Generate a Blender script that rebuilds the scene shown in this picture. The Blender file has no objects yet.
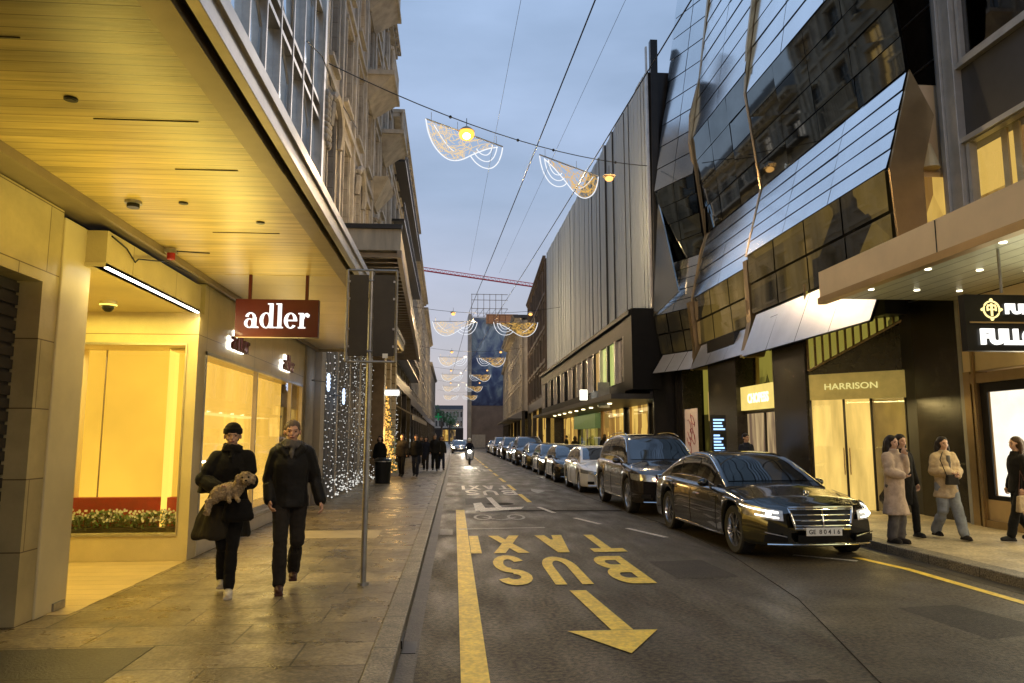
import bpy, bmesh, math, random
from mathutils import Vector, Matrix, Euler
import numpy as np
R = math.radians
PI = math.pi
rnd = random.Random(7)
sc = bpy.context.scene
COL = sc.collection

# ------------------------------------------------------------------ materials
def nt(name):
    m = bpy.data.materials.new(name); m.use_nodes = True
    n = m.node_tree; n.nodes.clear()
    return m, n
def node(n, t, **k):
    a = n.nodes.new(t)
    for p, v in k.items():
        if p in a.inputs.keys(): a.inputs[p].default_value = v
        else: setattr(a, p, v)
    return a
def c4(c): return (c[0], c[1], c[2], 1)
def coords(n, plane):
    tc = node(n, 'ShaderNodeTexCoord')
    if plane == 'xyz': return tc.outputs['Object']
    s = node(n, 'ShaderNodeSeparateXYZ'); n.links.new(tc.outputs['Object'], s.inputs[0])
    c = node(n, 'ShaderNodeCombineXYZ')
    for i, a in enumerate(plane): n.links.new(s.outputs['xyz'.index(a)], c.inputs[i])
    return c.outputs[0]
def pm(name, col, rough=.6, metal=0., spec=.5, var=.25, nscale=3., bump=0., bscale=60., coat=0., emit=None, es=0.,
       brick=None, plane='xyz', rvar=.0, stretch=None, col2=None, sheen=0., detail=5, speck=None):
    """Principled material, colour broken up by noise; brick=(width,height,mortar,offset,mortar colour)"""
    m, n = nt(name)
    out = node(n, 'ShaderNodeOutputMaterial'); b = node(n, 'ShaderNodeBsdfPrincipled')
    n.links.new(b.outputs[0], out.inputs[0])
    b.inputs['Roughness'].default_value = rough; b.inputs['Metallic'].default_value = metal
    b.inputs['Specular IOR Level'].default_value = spec
    b.inputs['Coat Weight'].default_value = coat; b.inputs['Coat Roughness'].default_value = .03
    if sheen: b.inputs['Sheen Weight'].default_value = sheen
    v = coords(n, plane)
    if stretch:
        mp = node(n, 'ShaderNodeMapping'); mp.inputs['Scale'].default_value = stretch
        n.links.new(v, mp.inputs[0]); nv = mp.outputs[0]
    else: nv = v
    nz = node(n, 'ShaderNodeTexNoise'); nz.inputs['Scale'].default_value = nscale; nz.inputs['Detail'].default_value = detail
    nz.inputs['Roughness'].default_value = .62
    n.links.new(nv, nz.inputs['Vector'])
    cr = node(n, 'ShaderNodeValToRGB')
    c2 = col2 or tuple(max(0, x * (1 - var)) for x in col)
    c1 = tuple(min(1, x * (1 + var * .6)) for x in col) if not col2 else col
    cr.color_ramp.elements[0].position = .32; cr.color_ramp.elements[1].position = .68
    cr.color_ramp.elements[0].color = c4(c2); cr.color_ramp.elements[1].color = c4(c1)
    n.links.new(nz.outputs[0], cr.inputs[0])
    colout = cr.outputs[0]; bh = None
    if speck:
        n3 = node(n, 'ShaderNodeTexNoise'); n3.inputs['Scale'].default_value = speck[0]; n3.inputs['Detail'].default_value = 2
        n.links.new(v, n3.inputs['Vector'])
        c3 = node(n, 'ShaderNodeValToRGB'); c3.color_ramp.elements[0].position = .35; c3.color_ramp.elements[1].position = .7
        c3.color_ramp.elements[0].color = (1-speck[1],)*3+(1,); c3.color_ramp.elements[1].color = (1+speck[1]*1.6,)*3+(1,)
        n.links.new(n3.outputs[0], c3.inputs[0])
        m3 = node(n, 'ShaderNodeMix', data_type='RGBA', blend_type='MULTIPLY'); m3.inputs[0].default_value = 1; m3.clamp_result = False
        n.links.new(colout, m3.inputs[6]); n.links.new(c3.outputs[0], m3.inputs[7]); colout = m3.outputs[2]
    if brick:
        bt = node(n, 'ShaderNodeTexBrick'); bt.offset = brick[3]
        bt.inputs['Scale'].default_value = 1; bt.inputs['Brick Width'].default_value = brick[0]
        bt.inputs['Row Height'].default_value = brick[1]; bt.inputs['Mortar Size'].default_value = brick[2]
        bt.inputs['Mortar Smooth'].default_value = .2; bt.inputs['Bias'].default_value = 0
        dv = brick[5] if len(brick) > 5 else .18
        bt.inputs['Color1'].default_value = (1 - dv, 1 - dv, 1 - dv, 1); bt.inputs['Color2'].default_value = (1 + dv, 1 + dv, 1 + dv * .9, 1)
        bt.inputs['Mortar'].default_value = c4(brick[4])
        n.links.new(v, bt.inputs['Vector'])
        mx = node(n, 'ShaderNodeMix', data_type='RGBA', blend_type='MULTIPLY'); mx.inputs[0].default_value = 1
        n.links.new(colout, mx.inputs[6]); n.links.new(bt.outputs[0], mx.inputs[7]); colout = mx.outputs[2]
        bh = bt.outputs['Fac']
    n.links.new(colout, b.inputs['Base Color'])
    if rvar:
        n2 = node(n, 'ShaderNodeTexNoise'); n2.inputs['Scale'].default_value = nscale * 1.7; n2.inputs['Detail'].default_value = 6
        n.links.new(nv, n2.inputs['Vector'])
        mr = node(n, 'ShaderNodeMapRange'); mr.inputs[1].default_value = .3; mr.inputs[2].default_value = .7
        mr.inputs[3].default_value = max(.02, rough - rvar); mr.inputs[4].default_value = min(1, rough + rvar)
        n.links.new(n2.outputs[0], mr.inputs[0]); n.links.new(mr.outputs[0], b.inputs['Roughness'])
    if bump or bh:
        bp = node(n, 'ShaderNodeBump'); bp.inputs['Distance'].default_value = .01
        bp.inputs['Strength'].default_value = bump if bump else .4
        nb = node(n, 'ShaderNodeTexNoise'); nb.inputs['Scale'].default_value = bscale; nb.inputs['Detail'].default_value = 4
        n.links.new(nv, nb.inputs['Vector'])
        h = nb.outputs[0]
        if bh:
            mm = node(n, 'ShaderNodeMath', operation='SUBTRACT'); n.links.new(h, mm.inputs[0]); n.links.new(bh, mm.inputs[1]); h = mm.outputs[0]
        n.links.new(h, bp.inputs['Height']); n.links.new(bp.outputs[0], b.inputs['Normal'])
    if emit:
        b.inputs['Emission Color'].default_value = c4(emit); b.inputs['Emission Strength'].default_value = es
    return m
def em(name, col, s, var=0., nscale=1., plane='xyz', stretch=None, col2=None):
    """surface that gives off light (lamp, backlit panel, lit interior), optionally uneven"""
    m, n = nt(name)
    out = node(n, 'ShaderNodeOutputMaterial'); e = node(n, 'ShaderNodeEmission')
    e.inputs[0].default_value = c4(col); e.inputs[1].default_value = s
    if var:
        v = coords(n, plane)
        if stretch:
            mp = node(n, 'ShaderNodeMapping'); mp.inputs['Scale'].default_value = stretch; n.links.new(v, mp.inputs[0]); v = mp.outputs[0]
        nz = node(n, 'ShaderNodeTexNoise'); nz.inputs['Scale'].default_value = nscale; nz.inputs['Detail'].default_value = 4
        n.links.new(v, nz.inputs['Vector'])
        cr = node(n, 'ShaderNodeValToRGB')
        cr.color_ramp.elements[0].position = .35; cr.color_ramp.elements[1].position = .65
        cr.color_ramp.elements[0].color = c4(col2 or tuple(x * (1 - var) for x in col)); cr.color_ramp.elements[1].color = c4(col)
        n.links.new(nz.outputs[0], cr.inputs[0]); n.links.new(cr.outputs[0], e.inputs[0])
    n.links.new(e.outputs[0], out.inputs[0])
    return m
def glassm(name, tint=(1, 1, 1), ior=1.45, mixmin=.05, rough=.02):
    """thin window pane: fresnel mirror over clear tinted glass"""
    m, n = nt(name)
    out = node(n, 'ShaderNodeOutputMaterial')
    t = node(n, 'ShaderNodeBsdfTransparent'); t.inputs[0].default_value = c4(tint)
    g = node(n, 'ShaderNodeBsdfGlossy'); g.inputs['Roughness'].default_value = rough
    lw = node(n, 'ShaderNodeLayerWeight'); lw.inputs[0].default_value = .5
    f = node(n, 'ShaderNodeMath', operation='POWER'); f.inputs[1].default_value = 4.5; n.links.new(lw.outputs['Facing'], f.inputs[0])
    mx = node(n, 'ShaderNodeMixShader')
    mr = node(n, 'ShaderNodeMapRange'); mr.inputs[3].default_value = mixmin
    n.links.new(f.outputs[0], mr.inputs[0]); n.links.new(mr.outputs[0], mx.inputs[0])
    n.links.new(t.outputs[0], mx.inputs[1]); n.links.new(g.outputs[0], mx.inputs[2]); n.links.new(mx.outputs[0], out.inputs[0])
    return m

M = {}
M['asphalt'] = pm('asphalt', (.066, .053, .032), .5, spec=.32, var=.42, nscale=.9, bump=.9, bscale=85, rvar=.17, speck=(24, .72), stretch=(1.5, .45, 1))
M['asphalt_new'] = pm('asphalt_new', (.072, .056, .033), .5, spec=.35, var=.35, nscale=.7, bump=.8, bscale=95, rvar=.13, speck=(28, .6))
M['tar'] = pm('tar', (.034, .028, .02), .85, spec=.1, var=.3)
M['yellow_paint'] = pm('yellow_paint', (.92, .62, .07), .5, var=.25, nscale=5, bump=.6, bscale=85, speck=(24, .12))
M['white_paint'] = pm('white_paint', (.72, .66, .56), .5, var=.35, nscale=9, bump=.5, bscale=85, speck=(40, .3))
M['worn_paint'] = pm('worn_paint', (.42, .4, .36), .5, var=.6, nscale=30, bump=.3, bscale=130)
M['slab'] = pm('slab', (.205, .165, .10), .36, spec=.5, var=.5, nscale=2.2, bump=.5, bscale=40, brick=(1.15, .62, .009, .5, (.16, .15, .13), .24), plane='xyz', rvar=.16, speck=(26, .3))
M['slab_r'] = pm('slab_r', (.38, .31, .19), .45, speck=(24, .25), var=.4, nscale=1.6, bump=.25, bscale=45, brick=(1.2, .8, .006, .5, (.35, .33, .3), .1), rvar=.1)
M['kerbstone'] = pm('kerbstone', (.17, .145, .10), .5, var=.45, nscale=5, bump=.6, bscale=60, brick=(7, 1.0, .01, 0, (.2, .2, .2), .15), speck=(50, .55))
M['gutter'] = pm('gutter', (.045, .038, .028), .5, var=.4, nscale=4, bump=.5, bscale=60, brick=(7, .9, .01, 0, (.3, .3, .3), .12), speck=(40, .4))
M['tile'] = pm('tile', (.52, .43, .22), .32, spec=.5, var=.18, nscale=2.5, brick=(.85, .62, .006, .5, (.3, .25, .2), .08), plane='yzx', bump=.1, bscale=20)
M['cream'] = pm('cream', (.72, .62, .36), .4, var=.1, nscale=1.5)
M['cream_panel'] = pm('cream_panel', (.62, .52, .29), .28, var=.12, nscale=2, brick=(1.25, 3, .006, 0, (.35, .3, .2), .05), plane='yzx')
M['plank'] = pm('plank', (.46, .345, .135), .33, spec=.5, var=.32, nscale=2.2, bump=.2, bscale=8, brick=(6.2, .125, .0035, .37, (.22, .18, .12), .13), plane='xyz', stretch=(.5, 6, 1))
M['soffit'] = pm('soffit', (.46, .37, .2), .35, var=.15, nscale=1.2, brick=(3, 1.25, .006, 0, (.4, .35, .3), .06))
M['bronze_beam'] = pm('bronze_beam', (.27, .215, .145), .38, metal=.35, var=.2, nscale=2)
M['alu'] = pm('alu', (.50, .47, .42), .3, metal=.75, var=.2, nscale=3)
M['darkgap'] = pm('darkgap', (.015, .013, .01), .8, var=.2)
M['steel'] = pm('steel', (.34, .33, .31), .38, metal=.8, var=.25, nscale=8)
M['shutter'] = pm('shutter', (.05, .042, .036), .45, metal=.3, var=.3, nscale=4)
M['black'] = pm('black', (.011, .011, .011), .3, spec=.3, var=.3)
M['matte_black'] = pm('matte_black', (.007, .007, .007), .5, spec=.12, var=.2)
M['blackstone'] = pm('blackstone', (.022, .018, .014), .22, spec=.5, var=.5, nscale=5, brick=(2, 1.1, .004, 0, (.4, .4, .4), .15), plane='yzx')
M['red'] = pm('red', (.065, .0015, .006), .35, var=.1, coat=.1)
M['reddeep'] = pm('reddeep', (.30, .008, .008), .5, var=.25, nscale=9)
M['stoneA'] = pm('stoneA', (.40, .36, .30), .8, var=.38, nscale=1.1, bump=.4, bscale=22, brick=(.9, .45, .008, .5, (.5, .45, .4), .12), plane='xzy')
M['stoneB'] = pm('stoneB', (.36, .33, .28), .8, var=.3, nscale=.8, bump=.3, bscale=15)
M['stoneC'] = pm('stoneC', (.38, .34, .28), .8, var=.3, nscale=.5, bump=.3, bscale=15)
M['stoneD'] = pm('stoneD', (.52, .47, .4), .8, var=.25, nscale=.5, bump=.3, bscale=15)
M['brownstone'] = pm('brownstone', (.13, .095, .07), .75, var=.3, nscale=.5, bump=.3, bscale=15)
M['trim'] = pm('trim', (.44, .40, .33), .75, var=.3, nscale=2, bump=.3, bscale=30)
M['winframe'] = pm('winframe', (.22, .2, .17), .5, var=.2)
M['darkframe'] = pm('darkframe', (.03, .027, .024), .35, metal=.4, var=.2)
M['slate'] = pm('slate', (.06, .06, .065), .6, var=.3, nscale=2)
def winglass(name, col=(.035, .04, .045), e=None, es=0, rough=.05):
    return pm(name, col, rough, spec=.9, var=.3, nscale=.8, coat=.6, emit=e, es=es)
M['pane'] = winglass('pane')
M['pane_sky'] = pm('pane_sky', (.85, .92, .98), .06, metal=.9, var=.08, nscale=.6)
M['pane_warm'] = winglass('pane_warm', (.1, .08, .05), (1, .62, .2), .55)
M['pane_green'] = winglass('pane_green', (.1, .1, .05), (.75, .85, .25), .7)
M['pane_dim'] = winglass('pane_dim', (.08, .07, .05), (.9, .6, .3), .1)
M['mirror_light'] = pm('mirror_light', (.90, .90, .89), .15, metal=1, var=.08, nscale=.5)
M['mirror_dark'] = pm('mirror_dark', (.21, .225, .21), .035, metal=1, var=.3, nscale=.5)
M['skirt_panel'] = pm('skirt_panel', (.72, .72, .74), .33, metal=.85, var=.12, nscale=.9)
M['goldmetal'] = pm('goldmetal', (.43, .31, .16), .32, metal=.75, var=.15, nscale=1.5)
M['fin'] = pm('fin', (.50, .56, .59), .65, metal=.0, var=.05, nscale=.5)
M['fin_shade'] = pm('fin_shade', (.03, .032, .034), .6, var=.2)  # near-black on fin sides and backing paints in the shade of the slots
M['beigemetal'] = pm('beigemetal', (.74, .59, .38), .5, var=.1, nscale=1)
M['spandrel'] = pm('spandrel', (.035, .034, .033), .45, var=.3, nscale=1.2)
M['greymetal'] = pm('greymetal', (.42, .42, .4), .4, metal=.4, var=.15, nscale=3)
M['sandpanel'] = pm('sandpanel', (.6, .42, .2), .5, var=.12, nscale=2)
M['gloss_clear'] = glassm('gloss_clear')
M['gloss_dim'] = glassm('gloss_dim', (.55, .5, .4), 1.5, .1)
M['plate'] = pm('plate', (.8, .8, .75), .4, var=.05)
M['chrome'] = pm('chrome', (.8, .8, .8), .1, metal=1, var=.05)
M['rubber'] = pm('rubber', (.02, .02, .02), .7, var=.3, nscale=20)
M['rim'] = pm('rim', (.5, .49, .47), .22, metal=.95, var=.1)
M['carglass'] = pm('carglass', (.012, .014, .017), .03, spec=.8, var=.2, coat=1)
def paint(name, col, metal=.3):
    return pm(name, col, .22, metal=metal, spec=.5, var=.05, coat=1, nscale=2)
M['leaf'] = pm('leaf', (.07, .16, .035), .5, var=.4, nscale=20)
M['petal'] = pm('petal', (.85, .85, .72), .5, var=.1)
# lit things
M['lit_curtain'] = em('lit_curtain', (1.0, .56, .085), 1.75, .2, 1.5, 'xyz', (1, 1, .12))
M['lit_panel'] = em('lit_panel', (1.0, .54, .055), 1.12, .22, .7)
M['led'] = em('led', (1, .93, .72), 14)
M['letter_white'] = em('letter_white', (1, .97, .9), 1.5)
M['letter_gold'] = em('letter_gold', (1, .8, .3), 1.6)
M['lamp_orange'] = em('lamp_orange', (1, .42, .07), 2.1)
M['lamp_core'] = em('lamp_core', (1, .8, .4), 30)
M['lamp_dim'] = em('lamp_dim', (1, .5, .14), 1.9)
M['fairy_white'] = em('fairy_white', (.95, .93, .85), .85)
M['fairy_gold'] = em('fairy_gold', (1, .5, .1), 1.6)
M['swag_white'] = em('swag_white', (.92, .95, 1), .95)
M['swag_gold'] = em('swag_gold', (1, .58, .13), .8)
M['headlight'] = em('headlight', (1, .96, .85), 4)
M['head_glow'] = em('head_glow', (1, .93, .75), 30)
M['head_off'] = pm('head_off', (.5, .5, .48), .1, metal=.5, coat=1, var=.5, nscale=14)
M['display_white'] = em('display_white', (1, .93, .75), 1.5, .2, 1.2)
M['display_green'] = em('display_green', (.8, 1, .8), 1.6, .3, 3, col2=(.5, .85, .35))
def litglass(name, col, dark, s, nscale, stretch, lo=.38, hi=.62):
    """glazing with a lit, uneven interior behind it and a mirror-like surface"""
    m, n = nt(name)
    out = node(n, 'ShaderNodeOutputMaterial'); b = node(n, 'ShaderNodeBsdfPrincipled')
    b.inputs['Base Color'].default_value = (.02, .018, .015, 1); b.inputs['Roughness'].default_value = .04; b.inputs['Specular IOR Level'].default_value = .9
    v = coords(n, 'xyz'); mp = node(n, 'ShaderNodeMapping'); mp.inputs['Scale'].default_value = stretch; n.links.new(v, mp.inputs[0])
    nz = node(n, 'ShaderNodeTexNoise'); nz.inputs['Scale'].default_value = nscale; nz.inputs['Detail'].default_value = 3; nz.inputs['Roughness'].default_value = .55; n.links.new(mp.outputs[0], nz.inputs['Vector'])
    vo = node(n, 'ShaderNodeTexVoronoi'); vo.feature = 'F1'; vo.distance = 'CHEBYCHEV'; vo.inputs['Scale'].default_value = nscale*.8; n.links.new(mp.outputs[0], vo.inputs['Vector'])
    sp = node(n, 'ShaderNodeSeparateColor'); n.links.new(vo.outputs['Color'], sp.inputs[0])
    mx = node(n, 'ShaderNodeMix', data_type='FLOAT'); mx.inputs[0].default_value = .45; n.links.new(nz.outputs[0], mx.inputs[2]); n.links.new(sp.outputs[0], mx.inputs[3])
    cr = node(n, 'ShaderNodeValToRGB'); cr.color_ramp.elements[0].position = lo; cr.color_ramp.elements[1].position = hi
    cr.color_ramp.elements[0].color = c4(dark); cr.color_ramp.elements[1].color = c4(col); n.links.new(mx.outputs[0], cr.inputs[0])
    n.links.new(cr.outputs[0], b.inputs['Emission Color']); b.inputs['Emission Strength'].default_value = s
    n.links.new(b.outputs[0], out.inputs[0]); return m
M['interior_gold'] = litglass('interior_gold', (.95, .6, .13), (.28, .14, .03), .7, 1.1, (1.2, 1.2, .5))
M['interior_dim'] = litglass('interior_dim', (.55, .34, .09), (.03, .02, .01), .4, 1.2, (1.2, 1.2, .6))
M['interior_green'] = litglass('interior_green', (.5, .42, .07), (.06, .05, .01), .42, 1.2, (1.2, 1.2, .7))
M['bay_glass'] = litglass('bay_glass', (.42, .27, .06), (.022, .018, .01), .26, .55, (1, 1, 1.1), .4, .75)
M['tail'] = pm('tail', (.3, .01, .01), .15, coat=1)

# ------------------------------------------------------------------ mesh builder
class MB:
    def __init__(s): s.v = []; s.f = []; s.m = []; s.smooth = False
    def quad(s, a, b, c, d, mi=0):
        n = len(s.v); s.v += [tuple(a), tuple(b), tuple(c), tuple(d)]; s.f.append((n, n+1, n+2, n+3)); s.m.append(mi); return s
    def poly(s, pts, mi=0):
        n = len(s.v); s.v += [tuple(p) for p in pts]; s.f.append(tuple(range(n, n+len(pts)))); s.m.append(mi); return s
    def box(s, x0, x1, y0, y1, z0, z1, mi=0):
        if x0 > x1: x0, x1 = x1, x0
        if y0 > y1: y0, y1 = y1, y0
        if z0 > z1: z0, z1 = z1, z0
        n = len(s.v)
        s.v += [(x0,y0,z0),(x1,y0,z0),(x1,y1,z0),(x0,y1,z0),(x0,y0,z1),(x1,y0,z1),(x1,y1,z1),(x0,y1,z1)]
        for f in ((0,3,2,1),(4,5,6,7),(0,1,5,4),(1,2,6,5),(2,3,7,6),(3,0,4,7)): s.f.append(tuple(n+i for i in f)); s.m.append(mi)
        return s
    def hexa(s, b, t, mi=0):
        """b, t: four points each, same winding"""
        n = len(s.v); s.v += [tuple(p) for p in b] + [tuple(p) for p in t]
        for f in ((3,2,1,0),(4,5,6,7),(0,1,5,4),(1,2,6,5),(2,3,7,6),(3,0,4,7)): s.f.append(tuple(n+i for i in f)); s.m.append(mi)
        return s
    def prism(s, pts, d, mi=0):
        """polygon pts extruded by vector d"""
        n = len(pts); k = len(s.v); d = Vector(d)
        s.v += [tuple(p) for p in pts] + [tuple(Vector(p) + d) for p in pts]
        s.f.append(tuple(range(k, k+n))[::-1]); s.m.append(mi); s.f.append(tuple(range(k+n, k+2*n))); s.m.append(mi)
        for i in range(n):
            j = (i+1) % n; s.f.append((k+i, k+j, k+n+j, k+n+i)); s.m.append(mi)
        return s
    def tube(s, pts, r, seg=6, mi=0, closed=False):
        P = [Vector(p) for p in pts]; n = len(P)
        rs = r if isinstance(r, (list, tuple)) else [r]*n
        k = len(s.v)
        up = Vector((0, 0, 1))
        for i, p in enumerate(P):
            if closed: t = P[(i+1) % n] - P[i-1]
            else: t = P[min(i+1, n-1)] - P[max(i-1, 0)]
            if t.length < 1e-9: t = Vector((0, 0, 1))
            t.normalize()
            a = up if abs(t.dot(up)) < .93 else Vector((1, 0, 0))
            u = t.cross(a).normalized(); w = u.cross(t)
            for j in range(seg):
                an = 2*PI*j/seg; s.v.append(tuple(p + (u*math.cos(an) + w*math.sin(an))*rs[i]))
        for i in range(n if closed else n-1):
            i2 = (i+1) % n
            for j in range(seg):
                j2 = (j+1) % seg; s.f.append((k+i*seg+j, k+i*seg+j2, k+i2*seg+j2, k+i2*seg+j)); s.m.append(mi)
        if not closed:
            s.f.append(tuple(k+j for j in range(seg))[::-1]); s.m.append(mi)
            s.f.append(tuple(k+(n-1)*seg+j for j in range(seg))); s.m.append(mi)
        return s
    def rings(s, rings, mi=0, cap=True):
        """rings: lists of equal point counts, closed loops"""
        k = len(s.v); m = len(rings[0]); n = len(rings)
        for r in rings: s.v += [tuple(p) for p in r]
        for i in range(n-1):
            for j in range(m):
                j2 = (j+1) % m; s.f.append((k+i*m+j, k+i*m+j2, k+(i+1)*m+j2, k+(i+1)*m+j)); s.m.append(mi)
        if cap:
            s.f.append(tuple(k+j for j in range(m))[::-1]); s.m.append(mi); s.f.append(tuple(k+(n-1)*m+j for j in range(m))); s.m.append(mi)
        return s
    def ball(s, c, r, seg=8, rg=6, mi=0):
        if not isinstance(r, (tuple, list)): r = (r, r, r)
        rr = []
        for i in range(1, rg):
            a = PI*i/rg
            rr.append([(c[0]+r[0]*math.sin(a)*math.cos(2*PI*j/seg), c[1]+r[1]*math.sin(a)*math.sin(2*PI*j/seg), c[2]-r[2]*math.cos(a)) for j in range(seg)])
        return s.rings(rr, mi)
    def cyl(s, a, b, r, seg=12, mi=0, r2=None): return s.tube([a, b], [r, r if r2 is None else r2], seg, mi)
    def octa(s, c, r, mi=0):
        n = len(s.v); x, y, z = c
        s.v += [(x+r,y,z),(x,y+r,z),(x-r,y,z),(x,y-r,z),(x,y,z+r),(x,y,z-r)]
        for f in ((0,1,4),(1,2,4),(2,3,4),(3,0,4),(1,0,5),(2,1,5),(3,2,5),(0,3,5)): s.f.append(tuple(n+i for i in f)); s.m.append(mi)
        return s
    def grid(s, pts, mi=0):
        k = len(s.v); n = len(pts); m = len(pts[0])
        for r in pts: s.v += [tuple(p) for p in r]
        for i in range(n-1):
            for j in range(m-1): s.f.append((k+i*m+j, k+i*m+j+1, k+(i+1)*m+j+1, k+(i+1)*m+j)); s.m.append(mi)
        return s
    def mesh(s, name, mats, off=(0, 0, 0), smooth=False, bevel=0):
        me = bpy.data.meshes.new(name)
        v = s.v if off == (0, 0, 0) else [(a[0]-off[0], a[1]-off[1], a[2]-off[2]) for a in s.v]
        me.from_pydata(v, [], s.f)
        if not isinstance(mats, (list, tuple)): mats = [mats]
        for m in mats: me.materials.append(m)
        me.polygons.foreach_set('material_index', s.m)
        me.validate(); me.update()
        bm = bmesh.new(); bm.from_mesh(me); bmesh.ops.remove_doubles(bm, verts=bm.verts, dist=1e-5) if smooth else None
        bmesh.ops.recalc_face_normals(bm, faces=bm.faces); bm.to_mesh(me); bm.free()
        if smooth: me.polygons.foreach_set('use_smooth', [True]*len(me.polygons)); me.update()
        return me
    def build(s, name, mats, parent=None, local=False, smooth=False, bevel=0, loc=None):
        off = (0, 0, 0)
        if parent is not None and not local:
            o = Vector((0, 0, 0)); p = parent
            while p: o += p.location; p = p.parent
            off = tuple(o)
        if loc is not None: off = tuple(Vector(loc))
        me = s.mesh(name, mats, off, smooth)
        ob = bpy.data.objects.new(name, me); COL.objects.link(ob)
        if loc is not None: ob.location = loc
        if parent is not None: ob.parent = parent
        if bevel:
            b = ob.modifiers.new('bevel', 'BEVEL'); b.width = bevel; b.segments = 2; b.limit_method = 'ANGLE'
        return ob
def link(name, me, parent=None, loc=(0, 0, 0), rot=(0, 0, 0), scale=(1, 1, 1)):
    o = bpy.data.objects.new(name, me); COL.objects.link(o); o.parent = parent; o.location = loc; o.rotation_euler = rot; o.scale = scale
    return o
def empty(name, loc, rz=0, label=None, cat=None, group=None, kind=None):
    o = bpy.data.objects.new(name, None); COL.objects.link(o); o.location = loc; o.rotation_euler = (0, 0, rz)
    o.empty_display_size = .2
    return tag(o, label, cat, group, kind)
def tag(o, label=None, cat=None, group=None, kind=None):
    if label: o['label'] = label
    if cat: o['category'] = cat
    if group: o['group'] = group
    if kind: o['kind'] = kind
    return o
def copy_tree(o, parent=None):
    c = o.copy(); COL.objects.link(c)
    c.parent = parent
    for ch in list(o.children): copy_tree(ch, c)
    return c
def bake(ob):
    """evaluate modifiers into a plain mesh"""
    dg = bpy.context.evaluated_depsgraph_get(); dg.update()
    me = bpy.data.meshes.new_from_object(ob.evaluated_get(dg))
    ob.modifiers.clear(); ob.data = me
    return ob
def text_mesh(txt, size, ext=.01, off=0., align='LEFT', spacing=1.):
    cu = bpy.data.curves.new('txt', 'FONT'); cu.body = txt; cu.size = size; cu.extrude = ext; cu.offset = off; cu.align_x = align
    cu.space_character = spacing; cu.resolution_u = 4
    ob = bpy.data.objects.new('txt', cu); COL.objects.link(ob)
    dg = bpy.context.evaluated_depsgraph_get(); dg.update()
    me = bpy.data.meshes.new_from_object(ob.evaluated_get(dg))
    bpy.data.objects.remove(ob)
    return me
def text_obj(name, txt, size, m, parent, loc, rot, ext=.01, off=0., align='LEFT', scale=(1, 1, 1), spacing=1.):
    me = text_mesh(txt, size, ext, off, align, spacing); me.materials.clear(); me.materials.append(m)
    o = link(name, me, parent, loc, rot, scale)
    if parent is not None:
        q = Vector((0, 0, 0)); p = parent
        while p: q += p.location; p = p.parent
        o.location = Vector(loc) - q
    return o
def area(name, loc, rot, sx, sy, power, col):
    l = bpy.data.lights.new(name, 'AREA'); l.shape = 'RECTANGLE'; l.size = sx; l.size_y = sy; l.energy = power; l.color = col
    o = bpy.data.objects.new(name, l); COL.objects.link(o); o.location = loc; o.rotation_euler = rot; return o
def point(name, loc, power, col, r=.1):
    l = bpy.data.lights.new(name, 'POINT'); l.energy = power; l.color = col; l.shadow_soft_size = r
    o = bpy.data.objects.new(name, l); COL.objects.link(o); o.location = loc; return o
def spot(name, loc, target, power, col, ang=120, blend=.8, r=.1):
    l = bpy.data.lights.new(name, 'SPOT'); l.energy = power; l.color = col; l.spot_size = R(ang); l.spot_blend = blend; l.shadow_soft_size = r
    o = bpy.data.objects.new(name, l); COL.objects.link(o); o.location = loc
    o.rotation_euler = (Vector(target) - Vector(loc)).to_track_quat('-Z', 'Y').to_euler(); return o

# ------------------------------------------------------------------ camera, world
cam = bpy.data.cameras.new('camera'); cam.lens = 26.02; cam.sensor_width = 36; cam.clip_end = 3000; cam.clip_start = .05
co = bpy.data.objects.new('camera', cam); COL.objects.link(co)
co.location = (0, 0, 1.72); co.rotation_euler = (R(97.43), 0, R(-4.37)); sc.camera = co

w = bpy.data.worlds.new('World'); sc.world = w; w.use_nodes = True
n = w.node_tree; n.nodes.clear()
wo = node(n, 'ShaderNodeOutputWorld'); bg = node(n, 'ShaderNodeBackground')
sky = node(n, 'ShaderNodeTexSky'); sky.sky_type = 'NISHITA'; sky.sun_disc = False
sky.sun_elevation = R(3); sky.sun_rotation = R(200); sky.air_density = 1.3; sky.dust_density = 1.5; sky.ozone_density = 3
bg.inputs[1].default_value = .15
tc = node(n, 'ShaderNodeTexCoord')
mp = node(n, 'ShaderNodeMapping'); mp.inputs['Scale'].default_value = (1, 1, 3.2)
nz = node(n, 'ShaderNodeTexNoise'); nz.inputs['Scale'].default_value = 2.1; nz.inputs['Detail'].default_value = 6; nz.inputs['Roughness'].default_value = .5
n.links.new(tc.outputs['Generated'], mp.inputs[0]); n.links.new(mp.outputs[0], nz.inputs['Vector'])
cr = node(n, 'ShaderNodeValToRGB'); cr.color_ramp.elements[0].position = .38; cr.color_ramp.elements[1].position = .68
cr.color_ramp.elements[0].color = (.62, .62, .62, 1); cr.color_ramp.elements[1].color = (.97, .97, .97, 1)
n.links.new(nz.outputs[0], cr.inputs[0])
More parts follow.
